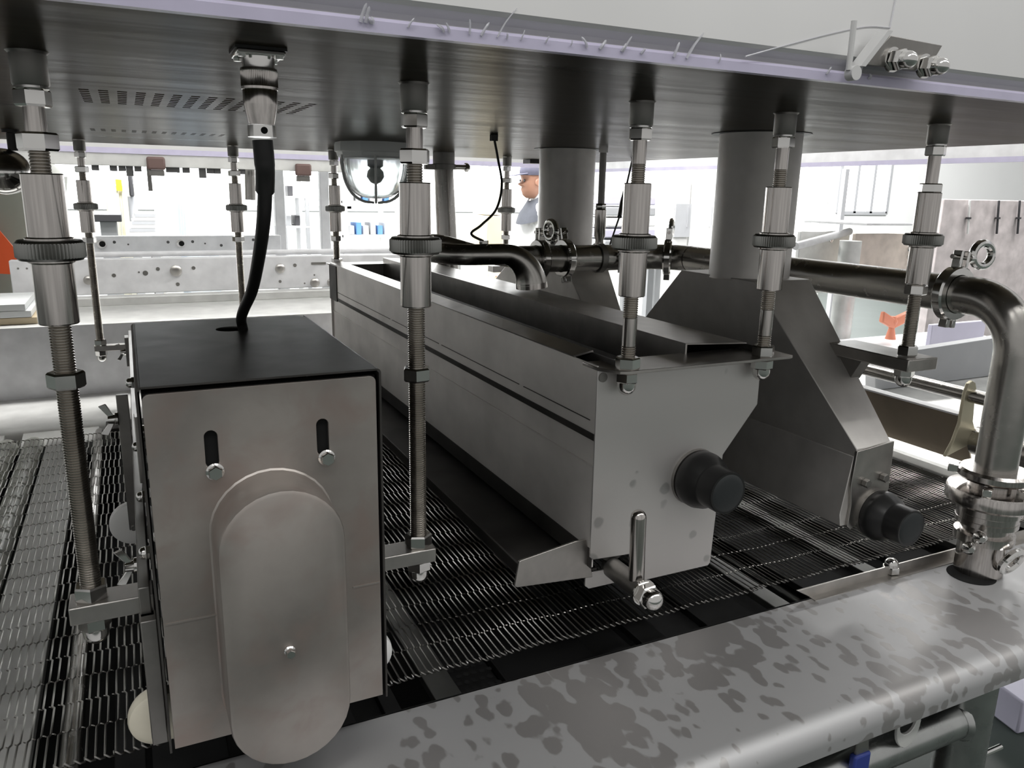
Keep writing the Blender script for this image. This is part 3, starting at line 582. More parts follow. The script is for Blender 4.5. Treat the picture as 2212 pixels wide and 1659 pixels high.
def clamp(c, ax, up, r=PR, label=None, wing='flat', flip=1):
    c = np.array(c, float); ax = np.array(ax, float); up = np.array(up, float); sd = np.cross(ax, up)
    k = G().lathe(c - ax * 0.009, ax, [(0, r + 0.001), (0, r + 0.011), (0.003, r + 0.0135), (0.015, r + 0.0135), (0.018, r + 0.011), (0.018, r + 0.001)], 36, cap=False).build('clamp', 'chrome', wp, label=label)
    for s in (-1, 1):
        G().obox(c + up * (r + 0.024) + sd * s * 0.008, ax * 0.007, up * 0.013, sd * 0.003).build('clamp_lug', 'chrome', k, bevel=0.001)
        G().obox(c - up * (r + 0.016) + sd * s * 0.007, ax * 0.007, up * 0.008, sd * 0.004).build('hinge_lug', 'chrome', k, bevel=0.001)
    g = G(); g.cyl(c + up * (r + 0.027) - sd * 0.022, c + up * (r + 0.027) + sd * 0.020, 0.0036, 12); g.build('clamp_bolt', 'turned_steel', k)
    o = c + up * (r + 0.027) + sd * flip * 0.016
    w = G().lathe(o, sd * flip, [(0, 0.0075), (0.004, 0.0075), (0.012, 0.006)], 16).build('clamp_nut', 'chrome', k)
    # looped wing handle of the nut
    n = 20; u1 = sd * flip; u2 = up; cc = o + u1 * 0.032 + u2 * 0.008
    ring = [cc + u1 * 0.023 * math.cos(2 * PI * i / n) + (u2 * 0.018) * math.sin(2 * PI * i / n) for i in range(n)] 
    G().tube(ring + [ring[0]], 0.0062, 10).build('nut_handle', 'chrome', k)
clamp((PX, 0.800, PZ_), (0, 1, 0), (0.1, 0, 0.995), label='pipe clamp with looped nut beside the elbow', flip=1)
clamp((PX - 0.02, 1.505, PZ_), (0.75, -0.66, 0), (0, 0, 1.0), label=None, flip=-1)
clamp((0.800, 1.52, PZ_), (1, 0, 0), (0, 0, 1.0), label=None, flip=1)
clamp((0.862, 1.52, PZ_), (1, 0, 0), (0, 0.25, 0.97), label=None, flip=-1)
hang = G().lathe((0.950, 1.52, PZ), (0, 0, -1), [(0, 0.010), (0.014, 0.010)], 6).build('hanger_nut', 'chrome', wp)
G().cyl((0.950, 1.52, PZ - 0.013), (0.950, 1.52, -0.03), 0.0075, 16).build('hanger_rod', 'boss_steel', wp)
G().hexnut((0.950, 1.52, -0.022), (0, 0, -1), 0.012, 0.0115).build('hanger_nut', 'chrome', wp)
G().lathe((0.950, 1.52, -0.034), (0, 0, -1), [(0, 0.0105), (0.002, 0.0125), (0.058, 0.0125), (0.068, 0.009), (0.080, 0.010)], 20).build('hanger_sleeve', 'turned_steel', wp)
hr = G().lathe((0.943, 1.52, PZ_), (1, 0, 0), [(0, PR + 0.0005), (0, PR + 0.004), (0.014, PR + 0.004), (0.014, PR + 0.0005)], 32, cap=False).build('hanger_ring', 'boss_steel', wp)
G().cyl((0.985, 1.486, -0.115), (0.985, 1.486, -0.172), 0.004, 12).build('ring_bolt', 'chrome', hr)
G().hexnut((0.985, 1.486, -0.128), (0, 0, -1), 0.006, 0.009).build('ring_nut', 'chrome', hr)
# union and valve where the riser meets the deck
un = [(0.000, PR), (0.000, 0.046), (0.004, 0.050), (0.012, 0.050), (0.016, 0.046), (0.020, 0.034), (0.028, 0.034)]
G().lathe((PX, VY, -0.392), (0, 0, -1), un, 40).build('clamp', 'turned_steel', wp)
for a in (-0.5, 2.2):
    dx, dy = math.cos(a), math.sin(a); G().obox((PX + dx * 0.052, VY + dy * 0.052, -0.400), (dx * 0.010, dy * 0.010, 0), (-dy * 0.006, dx * 0.006, 0), (0, 0, 0.006)).build('clamp_lug', 'chrome', wp, bevel=0.001)
G().lathe((PX, VY, -0.420), (0, 0, -1), [(0, 0.036), (0.002, 0.060), (0.006, 0.062), (0.022, 0.062), (0.026, 0.058), (0.028, 0.044), (0.040, 0.044), (0.041, 0.0425), (0.050, 0.0425), (0.0505, 0.0435), (0.058, 0.0435), (0.060, 0.034), (0.074, 0.034)], 44).build('union_nut', 'turned_steel', wp)
for a in (3.6, 4.6, 5.6): G().obox((PX + math.cos(a) * 0.050, VY + math.sin(a) * 0.050, -0.416), (math.cos(a) * 0.007, math.sin(a) * 0.007, 0), (-math.sin(a) * 0.006, math.cos(a) * 0.006, 0), (0, 0, 0.006)).build('lock_pin', 'chrome', wp, bevel=0.001)
vl = G().lathe((PX, VY, -0.492), (0, 0, -1), [(0, 0.034), (0.001, 0.042), (0.014, 0.042), (0.016, 0.034), (0.072, 0.034)], 36).build('lower_clamp', 'turned_steel', wp)
cc = np.array((PX + 0.004, VY - 0.045, -0.525)); ring = [cc + np.array((0.020 * math.cos(2 * PI * i / 24), -0.006 * math.sin(2 * PI * i / 24), 0.017 * math.sin(2 * PI * i / 24))) for i in range(25)]
G().tube(ring, 0.006, 10).build('nut_handle', 'chrome', vl)
for q in ((-0.046, -0.02, -0.485), (-0.052, -0.01, -0.505)):
    G().lathe((PX + q[0], VY + q[1], q[2]), (-0.6, -0.7, 0.1), [(0, 0.006), (0.008, 0.010), (0.016, 0.008), (0.020, 0.004)], 16).build('clamp_nut', 'chrome', vl)
G().hexa([(PX + 0.028, VY - 0.062, -0.560), (PX + 0.058, VY - 0.062, -0.560), (PX + 0.058, VY - 0.056, -0.560), (PX + 0.028, VY - 0.056, -0.560), (PX + 0.034, VY - 0.052, -0.510), (PX + 0.060, VY - 0.052, -0.500), (PX + 0.060, VY - 0.046, -0.500), (PX + 0.034, VY - 0.046, -0.510)]).build('clamp_tail', 'chrome', vl, bevel=0.002)
G().lathe((PX - 0.024, VY - 0.006, -0.5592), (0, 0, -1), [(0, 0.034), (0.0006, 0.034)], 30).build('deck_opening', 'black_hole', wp)
# small air line from the hood to the spout
fp = on_z(1067, 290, PZ); ep = np.array((0.545, 1.24, SZ + 0.0178))
at_ = thing('air_line', 'thin black tube curving from the hood down to the spout', 'tube', ep)
seq = [(1067, 296, 1.355), (1076, 345, 1.35), (1084, 400, 1.33), (1072, 452, 1.30), (1040, 486, 1.27), (1018, 505, 1.25)]
G().tube(spline([on_y(*q) for q in seq] + [ep + np.array((0, 0, 0.004))], 8), 0.0022, 10).build('hose', 'black_rubber', at_)
G().box(fp[0] - 0.006, fp[0] + 0.006, fp[1] - 0.006, fp[1] + 0.006, PZ - 0.012, PZ).build('fitting', 'black_plastic', at_, bevel=0.001)
G().hexnut(ep, (0, 0, 1), 0.006, 0.008).build('nipple', 'chrome', at_, angle=25)
# riser tube with clamp, behind the lamp
ft = thing('feed_tube', 'vertical steel feed tube with clamp under the hood, right of the lamp', 'tube', (0.80, 2.10, -0.16))
G().lathe((0.800, 2.10, PZ), (0, 0, -1), [(0, 0.030), (0.030, 0.030), (0.031, 0.034), (0.044, 0.034), (0.045, 0.027)], 28).build('ferrule', 'boss_steel', ft)
G().cyl((0.800, 2.10, PZ - 0.044), (0.806, 2.08, -0.24), 0.0265, 28, 0.029).build('riser', 'pipe_steel', ft)
G().cyl((0.828, 2.09, PZ - 0.038), (0.872, 2.09, PZ - 0.038), 0.007, 12).build('clamp_bolt', 'chrome', ft); G().hexnut((0.858, 2.09, PZ - 0.038), (1, 0, 0), 0.010, 0.0125).build('clamp_nut', 'chrome', ft)
G().box(0.742, 0.775, 2.085, 2.10, PZ - 0.046, PZ - 0.032).build('clamp_lug', 'boss_steel', ft, bevel=0.001)
# probe with lead, half behind the trough rod
p0, p1, p2 = on_y(1366, 345, 1.9), on_y(1338, 468, 1.85), on_y(1312, 545, 1.80); p0 = p0 * (PZ / p0[2]) if p0[2] > 0 else p0
pb = thing('probe_lead', 'thin black probe lead slanting down behind the trough rod', 'cable', p2)
pa = p1 + (p0 - p1) * 0.42
G().tube([p1, p1 * 0.5 + pa * 0.5, pa], [0.006, 0.008, 0.007], 12).build('probe_grip', 'black_plastic', pb); G().tube([pa, p0], 0.003, 8).build('lead', 'black_rubber', pb); G().tube([p1, p2], 0.0025, 8).build('lead', 'black_rubber', pb)

# ================================================================== CAGED LAMP
lx, ly = 0.520, 1.800
lp = thing('bulkhead_lamp', 'grey caged bulkhead lamp with ribbed glass dome under the hood', 'lamp', (lx, ly, PZ - 0.13))
G().lathe((lx, ly, PZ), (0, 0, -1), [(0, 0.088), (0.006, 0.090), (0.020, 0.090), (0.022, 0.086), (0.030, 0.084), (0.034, 0.078)], 10).build('base', 'lamp_grey', lp, angle=25)
n = 80; loops = []
for t in np.linspace(0, 1, 12):
    a = t * PI / 2 * 0.97; rr = 0.074 * math.cos(a) ** 0.7; z = PZ - 0.034 - 0.088 * math.sin(a)
    loops.append([(lx + (rr + (0.0042 if i % 2 else 0) * math.cos(a)) * math.cos(2 * PI * i / n), ly + (rr + (0.0042 if i % 2 else 0) * math.cos(a)) * math.sin(2 * PI * i / n), z) for i in range(n)])
inner = []
for t in np.linspace(0, 1, 12):
    a = t * PI / 2 * 0.97; rr = 0.0705 * math.cos(a) ** 0.7
    inner.append([(lx + rr * math.cos(2 * PI * i / n), ly + rr * math.sin(2 * PI * i / n), PZ - 0.034 - 0.0845 * math.sin(a)) for i in range(n)])
G().loop_bridge(loops + inner[::-1], True, False, False).build('glass_dome', 'glass', lp, angle=80)
for i in range(6):
    a = 2 * PI * i / 6 + 0.25; cs, sn = math.cos(a), math.sin(a)
    pts = [(lx + cs * q[0], ly + sn * q[0], PZ - q[1]) for q in ((0.083, 0.028), (0.083, 0.055), (0.077, 0.085), (0.060, 0.112), (0.035, 0.127), (0.006, 0.131))]
    G().tube(spline(pts, 4), 0.0027, 8).build('guard_bar', 'lamp_grey', lp)
G().lathe((lx, ly, PZ - 0.036), (0, 0, -1), [(0, 0.018), (0.014, 0.018), (0.018, 0.012)], 20).build('lamp_holder', 'grey_paint', lp)
G().lathe((lx, ly, PZ - 0.053), (0, 0, -1), [(0, 0.011), (0.008, 0.018), (0.020, 0.020), (0.032, 0.012), (0.036, 0.003)], 20).build('bulb', 'white_nylon', lp)

# ================================================================== BELT
BZ = -0.550
bt = thing('wire_belt', 'stepped steel wire mesh conveyor belt lying under the trough and ducts', 'conveyor belt', (0.4, 1.35, BZ))
PITCH = 0.0087; NR = 23; BY0, BY1 = 0.776, 1.930
rowp = (BY1 - BY0) / NR
path = []
for k in range(NR):
    ya, yb = BY0 + k * rowp, BY0 + (k + 1) * rowp; xo = 0.0022 if k % 2 else 0.0
    path += [(xo, ya + 0.0016, 0), (xo, yb - 0.0016, 0)]
edge = [(PITCH * 0.9, BY0 + 0.004, -0.0022), (PITCH * 0.95, BY0 - 0.003, -0.0024), (PITCH * 0.5, BY0 - 0.0055, -0.001), (0.0, BY0 - 0.003, 0.0012)]
edge2 = [(0.0, BY1 + 0.003, 0.0012), (PITCH * 0.5, BY1 + 0.0055, 0), (PITCH * 0.95, BY1 + 0.003, -0.002)]
g = G(); g.tube([(x, y, z + BZ) for x, y, z in edge + path + edge2], 0.00112, 5)
# interlocking knuckles at every row
for k in range(1, NR):
    y = BY0 + k * rowp; a = 0.0022 if (k - 1) % 2 else 0.0
    g.tube([(a + 0.0036, y + 0.0006, BZ + 0.0010), (a + 0.0052, y - 0.0006, BZ + 0.0012), (a + 0.0066, y, BZ - 0.0004)], 0.0008, 4)
proto_me, pc = g.mesh('strand', 'wire_steel', True, 60)
nst = int((1.470 + 0.50) / PITCH)
for i in range(nst):
    o = bpy.data.objects.new('strand', proto_me); COL.objects.link(o); o.parent = bt
    sag = -0.002 * math.sin(i * 0.21) ** 2
    o.location = Vector((-0.50 + i * PITCH + pc[0] + random.uniform(-0.0006, 0.0006), pc[1] + random.uniform(-0.001, 0.001), pc[2] + ZC + sag)) - Vector(bt['_w'])
    o.rotation_euler = (0, 0, random.uniform(-0.0012, 0.0012))
# bed under the belt: pan, slats, wear strips, plastic rollers
bed = thing('conveyor_bed', 'dark steel conveyor bed with slats and pale rollers under the wire belt', 'conveyor bed', (0.4, 1.35, -0.72))
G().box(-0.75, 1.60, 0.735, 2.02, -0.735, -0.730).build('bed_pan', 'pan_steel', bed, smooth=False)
for a, b, z, mt in ((-0.203, -0.135, -0.566, 'slat_steel'), (-0.060, -0.030, -0.585, 'pan_steel'), (-0.024, 0.05, -0.585, 'pan_steel'), (0.10, 0.19, -0.60, 'pan_steel'), (0.225, 0.245, -0.60, 'pan_steel'), (0.295, 0.330, -0.615, 'slat_steel_dim'),
                    (0.395, 0.575, -0.62, 'pan_steel'), (0.600, 0.640, -0.61, 'pan_steel'), (0.715, 0.80, -0.61, 'pan_steel'), (0.83, 0.86, -0.60, 'slat_steel_dim'), (0.93, 1.02, -0.61, 'pan_steel'), (1.05, 1.08, -0.60, 'slat_steel_dim'), (1.15, 1.24, -0.61, 'pan_steel'), (1.29, 1.32, -0.60, 'slat_steel_dim'), (1.37, 1.46, -0.6, 'pan_steel')):
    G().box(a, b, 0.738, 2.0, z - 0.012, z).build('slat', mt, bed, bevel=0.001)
G().cyl((-0.098, 0.738, -0.567), (-0.098, 2.0, -0.567), 0.0105, 16).build('support_rod', 'pipe_steel', bed)
G().box(-0.75, 1.60, 2.0, 2.02, -0.735, -0.60).build('rear_apron', 'pan_steel', bed, smooth=False)
for xa_ in (-0.754, 1.600): G().box(xa_, xa_ + 0.004, 0.735, 2.02, -0.735, -0.60).build('end_apron', 'pan_steel', bed, smooth=False)
for x in (-0.229, -0.279):
    for k in range(15):
        y0 = 0.80 + k * 0.078; G().lathe((x, y0, -0.5715), (0, 1, 0), [(0, 0.016), (0.004, 0.020), (0.072, 0.020), (0.076, 0.016)], 16).build('roller_sleeve', 'pvc_roller', bed)
for x in (-0.355, -0.42, -0.48): G().box(x, x + 0.045, 0.738, 2.0, -0.578, -0.566).build('slat', 'slat_steel', bed, bevel=0.001)
# perforated strip
ps = G().box(0.333, 0.390, 0.738, 1.1, -0.630, -0.627).build('perforated_strip', 'pan_steel', bed, smooth=False)
gp = G()
for i in range(5):
    for k in range(20): gp.lathe((0.340 + i * 0.011 + (k % 2) * 0.0055, 0.742 + k * 0.016, -0.6268), (0, 0, 1), [(0, 0.0042), (0.0003, 0.0042)], 8)
o = gp.build('perforations', 'black_hole', ps, smooth=False); o['kind'] = 'stuff'
G().cyl((0.560, 0.735, -0.64), (0.560, 1.9, -0.64), 0.035, 24).build('drive_shaft', 'pan_steel', bed)

# ================================================================== FRONT DECK AND FRAME
dk = thing('front_deck', 'water-marked steel deck shelf along the front of the belt', 'deck', (0.7, 0.6, -0.62))
DZ = -0.560; dp = [(0.731, DZ), (0.731, DZ - 0.003)]
arc = [(0.540 - 0.026 * math.sin(a), DZ - 0.026 + 0.026 * math.cos(a)) for a in np.linspace(0, PI / 2 * 0.96, 9)]
outer = [(0.731, DZ)] + arc + [(0.514, DZ - 0.038)]
inn = [(0.517, DZ - 0.038)] + [(0.540 - 0.023 * math.sin(a), DZ - 0.026 + 0.023 * math.cos(a)) for a in np.linspace(PI / 2 * 0.96, 0, 9)] + [(0.731, DZ - 0.003)]
G().prism(outer + inn, 'x', -0.40, 1.95).build('deck_sheet', 'deck_steel', dk, angle=50)
G().prism([(0.7295, DZ), (0.7325, DZ), (0.7325, DZ - 0.14), (0.7295, DZ - 0.14)], 'x', -0.40, 1.95).build('inner_apron', 'pan_steel', dk, smooth=False)
lp_ = G().prism([(0.815, DZ + 0.016), (0.845, DZ - 0.002), (1.40, DZ - 0.002), (1.40, DZ + 0.016)], 'y', 0.7335, 0.7365).build('guard_lip', 'satin_steel', dk, bevel=0.0006)
G().box(0.84, 1.40, 0.722, 0.7335, DZ, DZ + 0.0012).build('lip_foot', 'satin_steel', lp_, smooth=False)
G().acorn((1.013, 0.738, DZ + 0.002), (0, 0, 1), 0.024, 0.0125).build('cap_nut', 'chrome', lp_, angle=25)
fr = thing('deck_frame', 'welded round-tube steel frame and leg below the front deck', 'frame', (0.95, 0.55, FLOOR))
G().cyl((0.957, 0.556, FLOOR), (0.957, 0.556, -0.585), 0.031, 28).build('leg', 'tube_frame', fr)
G().cyl((0.955, 0.556, -0.668), (0.30, 0.556, -0.668), 0.024, 28).build('cross_tube', 'tube_frame', fr)
G().lathe((0.934, 0.556, -0.668), (-1, 0, 0), [(0, 0.029), (0.003, 0.028), (0.007, 0.0245)], 28).build('weld_bead', 'tube_frame', fr)
G().cyl((0.30, 0.556, FLOOR), (0.30, 0.556, -0.585), 0.031, 24).build('leg', 'tube_frame', fr)
G().cyl((0.965, 0.545, -0.95), (0.30, 0.545, -0.95), 0.020, 24).build('cross_tube', 'tube_frame', fr)
G().cyl((0.965, 0.565, -0.66), (0.965, 1.90, -0.66), 0.022, 24).build('cross_tube', 'tube_frame', fr)
G().cyl((0.985, 0.545, -0.735), (1.03, 0.545, -0.735), 0.004, 10).build('stud', 'chrome', fr)
G().prism([(0.60, -0.60), (0.93, -0.60), (0.93, -1.1), (0.60, -1.1)], 'y', 0.70, 0.703).build('side_sheet', 'dark_sheet', fr, smooth=False)
vv = thing('ball_valve', 'small steel ball valve with blue lever below the deck', 'valve', (0.76, 0.57, -0.70))
G().lathe((0.775, 0.580, -0.600), (0, 0, -1), [(0, 0.020), (0.026, 0.020), (0.028, 0.025), (0.046, 0.025), (0.048, 0.018), (0.085, 0.018)], 28).build('valve_body', 'tube_frame', vv)
G().prism([(0.717, -0.606), (0.735, -0.606), (0.741, -0.640), (0.719, -0.640)], 'y', 0.533, 0.537).build('lever', 'satin_steel', vv, bevel=0.001)
G().box(0.715, 0.742, 0.530, 0.540, -0.735, -0.636).build('lever_grip', 'blue_grip', vv, bevel=0.003)
G().cyl((0.700, 0.548, -0.624), (0.755, 0.560, -0.624), 0.0035, 10).build('valve_stem', 'chrome', vv)
rg = thing('pull_ring', 'teardrop steel ring hanging below the deck edge', 'ring', (0.80, 0.53, -0.66))
n = 24; ringo = [(0.806 + 0.021 * math.cos(2 * PI * i / n), -0.622 + (0.020 if math.sin(2 * PI * i / n) > -0.2 else 0.031) * math.sin(2 * PI * i / n)) for i in range(n)]
G().plate(ringo, [circ(0.804, -0.619, 0.0145, 20)[::-1]], 'y', 0.532, 0.536).build('ring_plate', 'frame_steel', rg, bevel=0.0008)
G().cyl((0.804, 0.53, -0.603), (0.804, 0.555, -0.603), 0.004, 10).build('ring_pin', 'chrome', rg)

# ================================================================== RIGHT END: rails, roller guard, small pipes
re_ = thing('end_rail', 'grey steel end rails across the right end of the belt', 'rail', (1.6, 1.3, -0.6))
G().prism([(1.478, -0.552), (1.500, -0.545), (1.502, -0.60), (1.478, -0.60)], 'y', 0.735, 2.3).build('rail', 'frame_steel', re_, bevel=0.0015)
G().prism([(1.512, -0.562), (1.545, -0.555), (1.545, -0.60), (1.512, -0.60)], 'y', 0.735, 2.3).build('rail', 'slat_steel', re_, bevel=0.0015)
G().box(1.552, 3.10, 0.735, 2.0, -0.575, -0.568).build('end_deck', 'frame_steel', re_, bevel=0.0015)
gd = thing('roller_guard', 'brownish slanted guard plate beside the belt end with curved bracket', 'guard', (1.5, 1.3, -0.5))
G().prism([(1.462, -0.414), (1.464, -0.412), (1.512, -0.520), (1.509, -0.522)], 'y', 0.955, 2.25).build('guard_plate', 'dull_plate', gd, smooth=False)
G().prism([(1.44, -0.408), (1.466, -0.408), (1.466, -0.4115), (1.44, -0.4115)], 'y', 0.955, 2.25).build('bright_gap_strip', 'white_frame', gd, smooth=False)  # white strip standing in for the bright gap above the guard plate
g = G(); oc = [(0.0, 0.115), (0.010, 0.110), (0.016, 0.098), (0.017, 0.07), (0.022, 0.03), (0.040, 0.0), (0.034, -0.015), (-0.045, -0.035), (-0.028, -0.005), (-0.017, 0.03), (-0.016, 0.09), (-0.010, 0.110)]
g.loop_bridge([[(1.455 + q[0], 0.945, -0.455 + q[1]) for q in oc], [(1.455 + q[0], 0.952, -0.455 + q[1]) for q in oc]]); g.build('end_bracket', 'brass_tint', gd, bevel=0.001)
G().cyl((1.458, 1.9, -0.370), (1.458, 0.80, -0.370), 0.0135, 18).build('guide_bar', 'pipe_steel', gd)
G().cyl((1.500, 0.945, -0.466), (1.500, 0.74, -0.466), 0.030, 24).build('roller_end', 'pipe_steel', gd)
G().hexnut((1.485, 0.945, -0.45), (0, -1, 0), 0.008, 0.009).build('bolt', 'boss_steel', gd, angle=25)

# ================================================================== REAR SIDE OF THE MACHINE
rl_ = thing('rear_ledge', 'pale steel ledge and upright sheet behind the belt', 'machine frame', (0.3, 2.2, -0.6))
lg = [(2.03, -0.620)] + [(2.09 - 0.06 * math.cos(a), -0.625 + 0.065 * math.sin(a)) for a in np.linspace(0.3, PI / 2, 7)] + [(2.35, -0.555), (2.35, -0.62)]
G().prism(lg, 'x', -1.2, 1.45).build('ledge', 'frame_steel', rl_, angle=50)
G().box(-1.2, 1.45, 2.35, 2.354, -0.60, -0.367).build('upright_sheet', 'white_frame', rl_, smooth=False)
G().box(-1.2, 1.45, 2.35, 2.72, -0.3685, -0.3655).build('top_shelf', 'frame_steel', rl_, bevel=0.001)
for a, b in ((-0.62, -0.29), (-0.255, -0.10)): G().hexa([(a, 1.95, -0.60), (b, 1.95, -0.60), (b, 2.03, -0.60), (a, 2.03, -0.60), (a, 1.95, -0.572), (b, 1.95, -0.572), (b, 2.03, -0.560), (a, 2.03, -0.560)]).build('guide_plate', 'slat_steel', rl_, bevel=0.001)
G().prism([(-0.085, -0.55), (0.0, -0.55), (0.0, -0.585), (-0.055, -0.60)], 'y', 1.96, 2.03).build('guide_block', 'dark_sheet', rl_, bevel=0.001)
sf = thing('rear_side_frame', 'pale machine side frame with round bolts behind the shelf', 'machine frame', (0.2, 2.8, -0.37))
fb = G().box(-0.325, 0.95, 2.76, 2.80, -0.338, -0.228).build('side_beam', 'white_frame', sf, bevel=0.003)
G().box(-1.2, 1.3, 2.70, 2.76, -0.366, -0.340).build('rail_strip', 'frame_steel', sf, bevel=0.003)
G().cyl((-0.33, 2.74, -0.325), (0.95, 2.74, -0.325), 0.0, 4) if False else None
G().cyl((-0.30, 2.79, -0.217), (0.95, 2.79, -0.217), 0.009, 14).build('top_bar', 'white_frame', sf)
for px, py, r_ in ((380, 585, 0.018), (605, 580, 0.016), (680, 611, 0.016), (191, 605, 0.014), (715, 610, 0.014)):
    c = on_y(px, py, 2.76); b = G().lathe(c, (0, -1, 0), [(0, r_), (0.006, r_ * 0.98), (0.010, r_ * 0.7), (0.012, r_ * 0.3)], 24).build('round_bolt', 'satin_steel', sf)
for px, py, r_ in ((314, 590, 0.008), (341, 581, 0.006), (246, 595, 0.006), (418, 579, 0.006), (384, 614, 0.006), (300, 588, 0.003), (637, 573, 0.006), (605, 608, 0.005), (598, 581, 0.004), (679, 594, 0.003), (658, 612, 0.003), (39, 580, 0.003), (58, 580, 0.003)):
    c = on_y(px, py, 2.76); G().lathe(c, (0, -1, 0), [(0, r_), (0.0008, r_)], 14).build('hole', 'boss_steel', sf, smooth=False)
c = on_y(688, 569, 2.76); G().box(c[0] - 0.025, c[0] + 0.025, 2.758, 2.76, c[2] - 0.004, c[2] + 0.004).build('slot', 'boss_steel', sf, smooth=False)
sb = thing('rear_cross_beam', 'shorter pale beam with dark bolt holes above the rear side frame', 'beam', (0.2, 3.0, -0.235))
G().box(-0.115, 0.505, 3.0, 3.03, -0.232, -0.172).build('beam_plate', 'white_frame', sb, bevel=0.002)
for px, py, r_ in ((219, 527, 0.014), (390, 526, 0.013)):
    c = on_y(px, py, 3.0); k = G().lathe(c, (0, -1, 0), [(0, r_), (0.006, r_)], 20).build('bushing', 'chrome', sb); G().lathe(c + np.array((0.003, -0.006, 0)), (0, -1, 0), [(0, r_ * 0.7), (0.0006, r_ * 0.7)], 16).build('bore', 'black_hole', k)
for px, py, r_ in ((247, 523, 0.005), (277, 528, 0.003), (363, 523, 0.005), (416, 522, 0.005), (443, 526, 0.003), (478, 530, 0.005), (547, 518, 0.005)):
    G().lathe(on_y(px, py, 3.0), (0, -1, 0), [(0, r_), (0.0008, r_)], 12).build('hole', 'ink', sb, smooth=False)
for x in (0.500, 0.655):
    y = 3.05 if x < 0.6 else 3.0; G().box(x, x + 0.035, y, y + 0.03, FLOOR, 0.06).build('post', 'white_frame', sb, bevel=0.003)

# neighbouring hood with lilac film, behind
nh = thing('rear_machine_hood', 'second machine hood behind with lilac film edge and brown catches', 'hood', (0.2, 2.8, 0.06))
G().box(-1.6, 1.55, 2.70, 2.71, 0.088, 0.104).build('film_edge', 'lilac_film', nh, smooth=False)
G().box(-1.6, 0.70, 2.705, 2.74, 0.052, 0.094).build('front_beam', 'frame_steel', nh, bevel=0.002)
G().box(-1.6, 1.55, 2.71, 3.9, 0.70, 0.704).build('top_panel', 'frame_steel', nh, smooth=False)
G().box(-1.6, 1.55, 2.70, 2.71, 0.104, 0.7).build('front_panel', 'hood_panel', nh, smooth=False)
for px, py in ((337, 355), (655, 369)):
    c = on_y(px, py, 2.70); k = G().box(c[0] - 0.026, c[0] + 0.026, 2.690, 2.705, c[2] - 0.016, c[2] + 0.022).build('catch', 'brown_plastic', nh, bevel=0.006)
    G().box(c[0] - 0.022, c[0] + 0.022, 2.70, 2.712, c[2] - 0.034, c[2] - 0.016).build('catch_plate', 'boss_steel', k, bevel=0.002)
for px in (207, 246, 265, 281, 299, 367, 381, 403, 438, 455, 470, 523, 566):
    c = on_y(px, 372 + px * 0.012, 2.72); h = 0.030 if px in (281, 438) else 0.016
    G().box(c[0] - 0.010, c[0] + 0.010, 2.715, 2.735, 0.053 - h, 0.053).build('bolt', 'ink', nh, bevel=0.001)
c = on_y(541, 372, 2.78); e = on_y(541, 432, 2.78); G().cyl((c[0], 2.78, 0.094), (e[0], 2.78, e[2]), 0.017, 18).build('hanging_pipe', 'pipe_steel', nh)
c = on_y(322, 375, 2.74); G().box(c[0] - 0.006, c[0] + 0.006, 2.735, 2.745, -0.02, 0.053).build('hanging_strap', 'boss_steel', nh, smooth=False)
nr = thing('side_machine_hood', 'next machine hood at right with lilac film edge', 'hood', (2.0, 1.8, 0.08))
G().box(1.80, 1.81, 0.4, 3.2, 0.086, 0.098).build('film_edge', 'lilac_film', nr, smooth=False)
G().box(1.81, 3.4, 0.4, 3.2, 0.70, 0.704).build('top_panel', 'white_frame', nr, smooth=False)
G().box(1.80, 1.806, 0.4, 3.2, 0.098, 0.7).build('front_panel', 'white_frame', nr, smooth=False)

# left: float ball, olive machine body with orange panel, sheets of paper
fb_ = thing('float_ball', 'polished ball on a short stalk under the hood at far left', 'float', (-0.195, 1.90, 0.03))
G().lathe((-0.191, 1.90, PZ), (0, 0, -1), [(0, 0.016), (0.006, 0.016), (0.007, 0.009), (0.040, 0.009)], 16).build('stalk', 'black_plastic', fb_)
G().lathe((-0.212, 1.90, PZ - 0.036), (0, 0, -1), [(0.045 - 0.045 * math.cos(a), max(0.0008, 0.050 * math.sin(a))) for a in np.linspace(0, PI, 16)], 28).build('ball', 'chrome', fb_)
ob = thing('olive_machine', 'olive grey rounded machine body with orange panel at far left', 'machine', (-0.55, 3.4, FLOOR))
G().lathe((-0.62, 3.4, FLOOR), (0, 0, 1), [(0, 0.30), (0.9, 0.30), (1.10, 0.34), (1.30, 0.42), (1.42, 0.44), (1.47, 0.40), (1.49, 0.25)], 36).build('body', 'olive_body', ob)
G().hexa([(-0.50, 3.02, -0.28), (-0.28, 3.02, -0.30), (-0.28, 3.03, -0.30), (-0.50, 3.03, -0.28), (-0.50, 3.02, -0.07), (-0.395, 3.02, -0.11), (-0.395, 3.03, -0.11), (-0.50, 3.03, -0.07)]).build('panel', 'orange_paint', ob, smooth=False)
pp = thing('paper_stack', 'white paper sheets on the shelf at the far left', 'paper', (-0.33, 2.5, -0.36))
for i in range(3): G().box(-0.46, -0.235 - 0.012 * i, 2.40, 2.66, -0.3645 + i * 0.018, -0.3475 + i * 0.018).build('sheet', 'paper' if i else 'carton', pp, bevel=0.001)

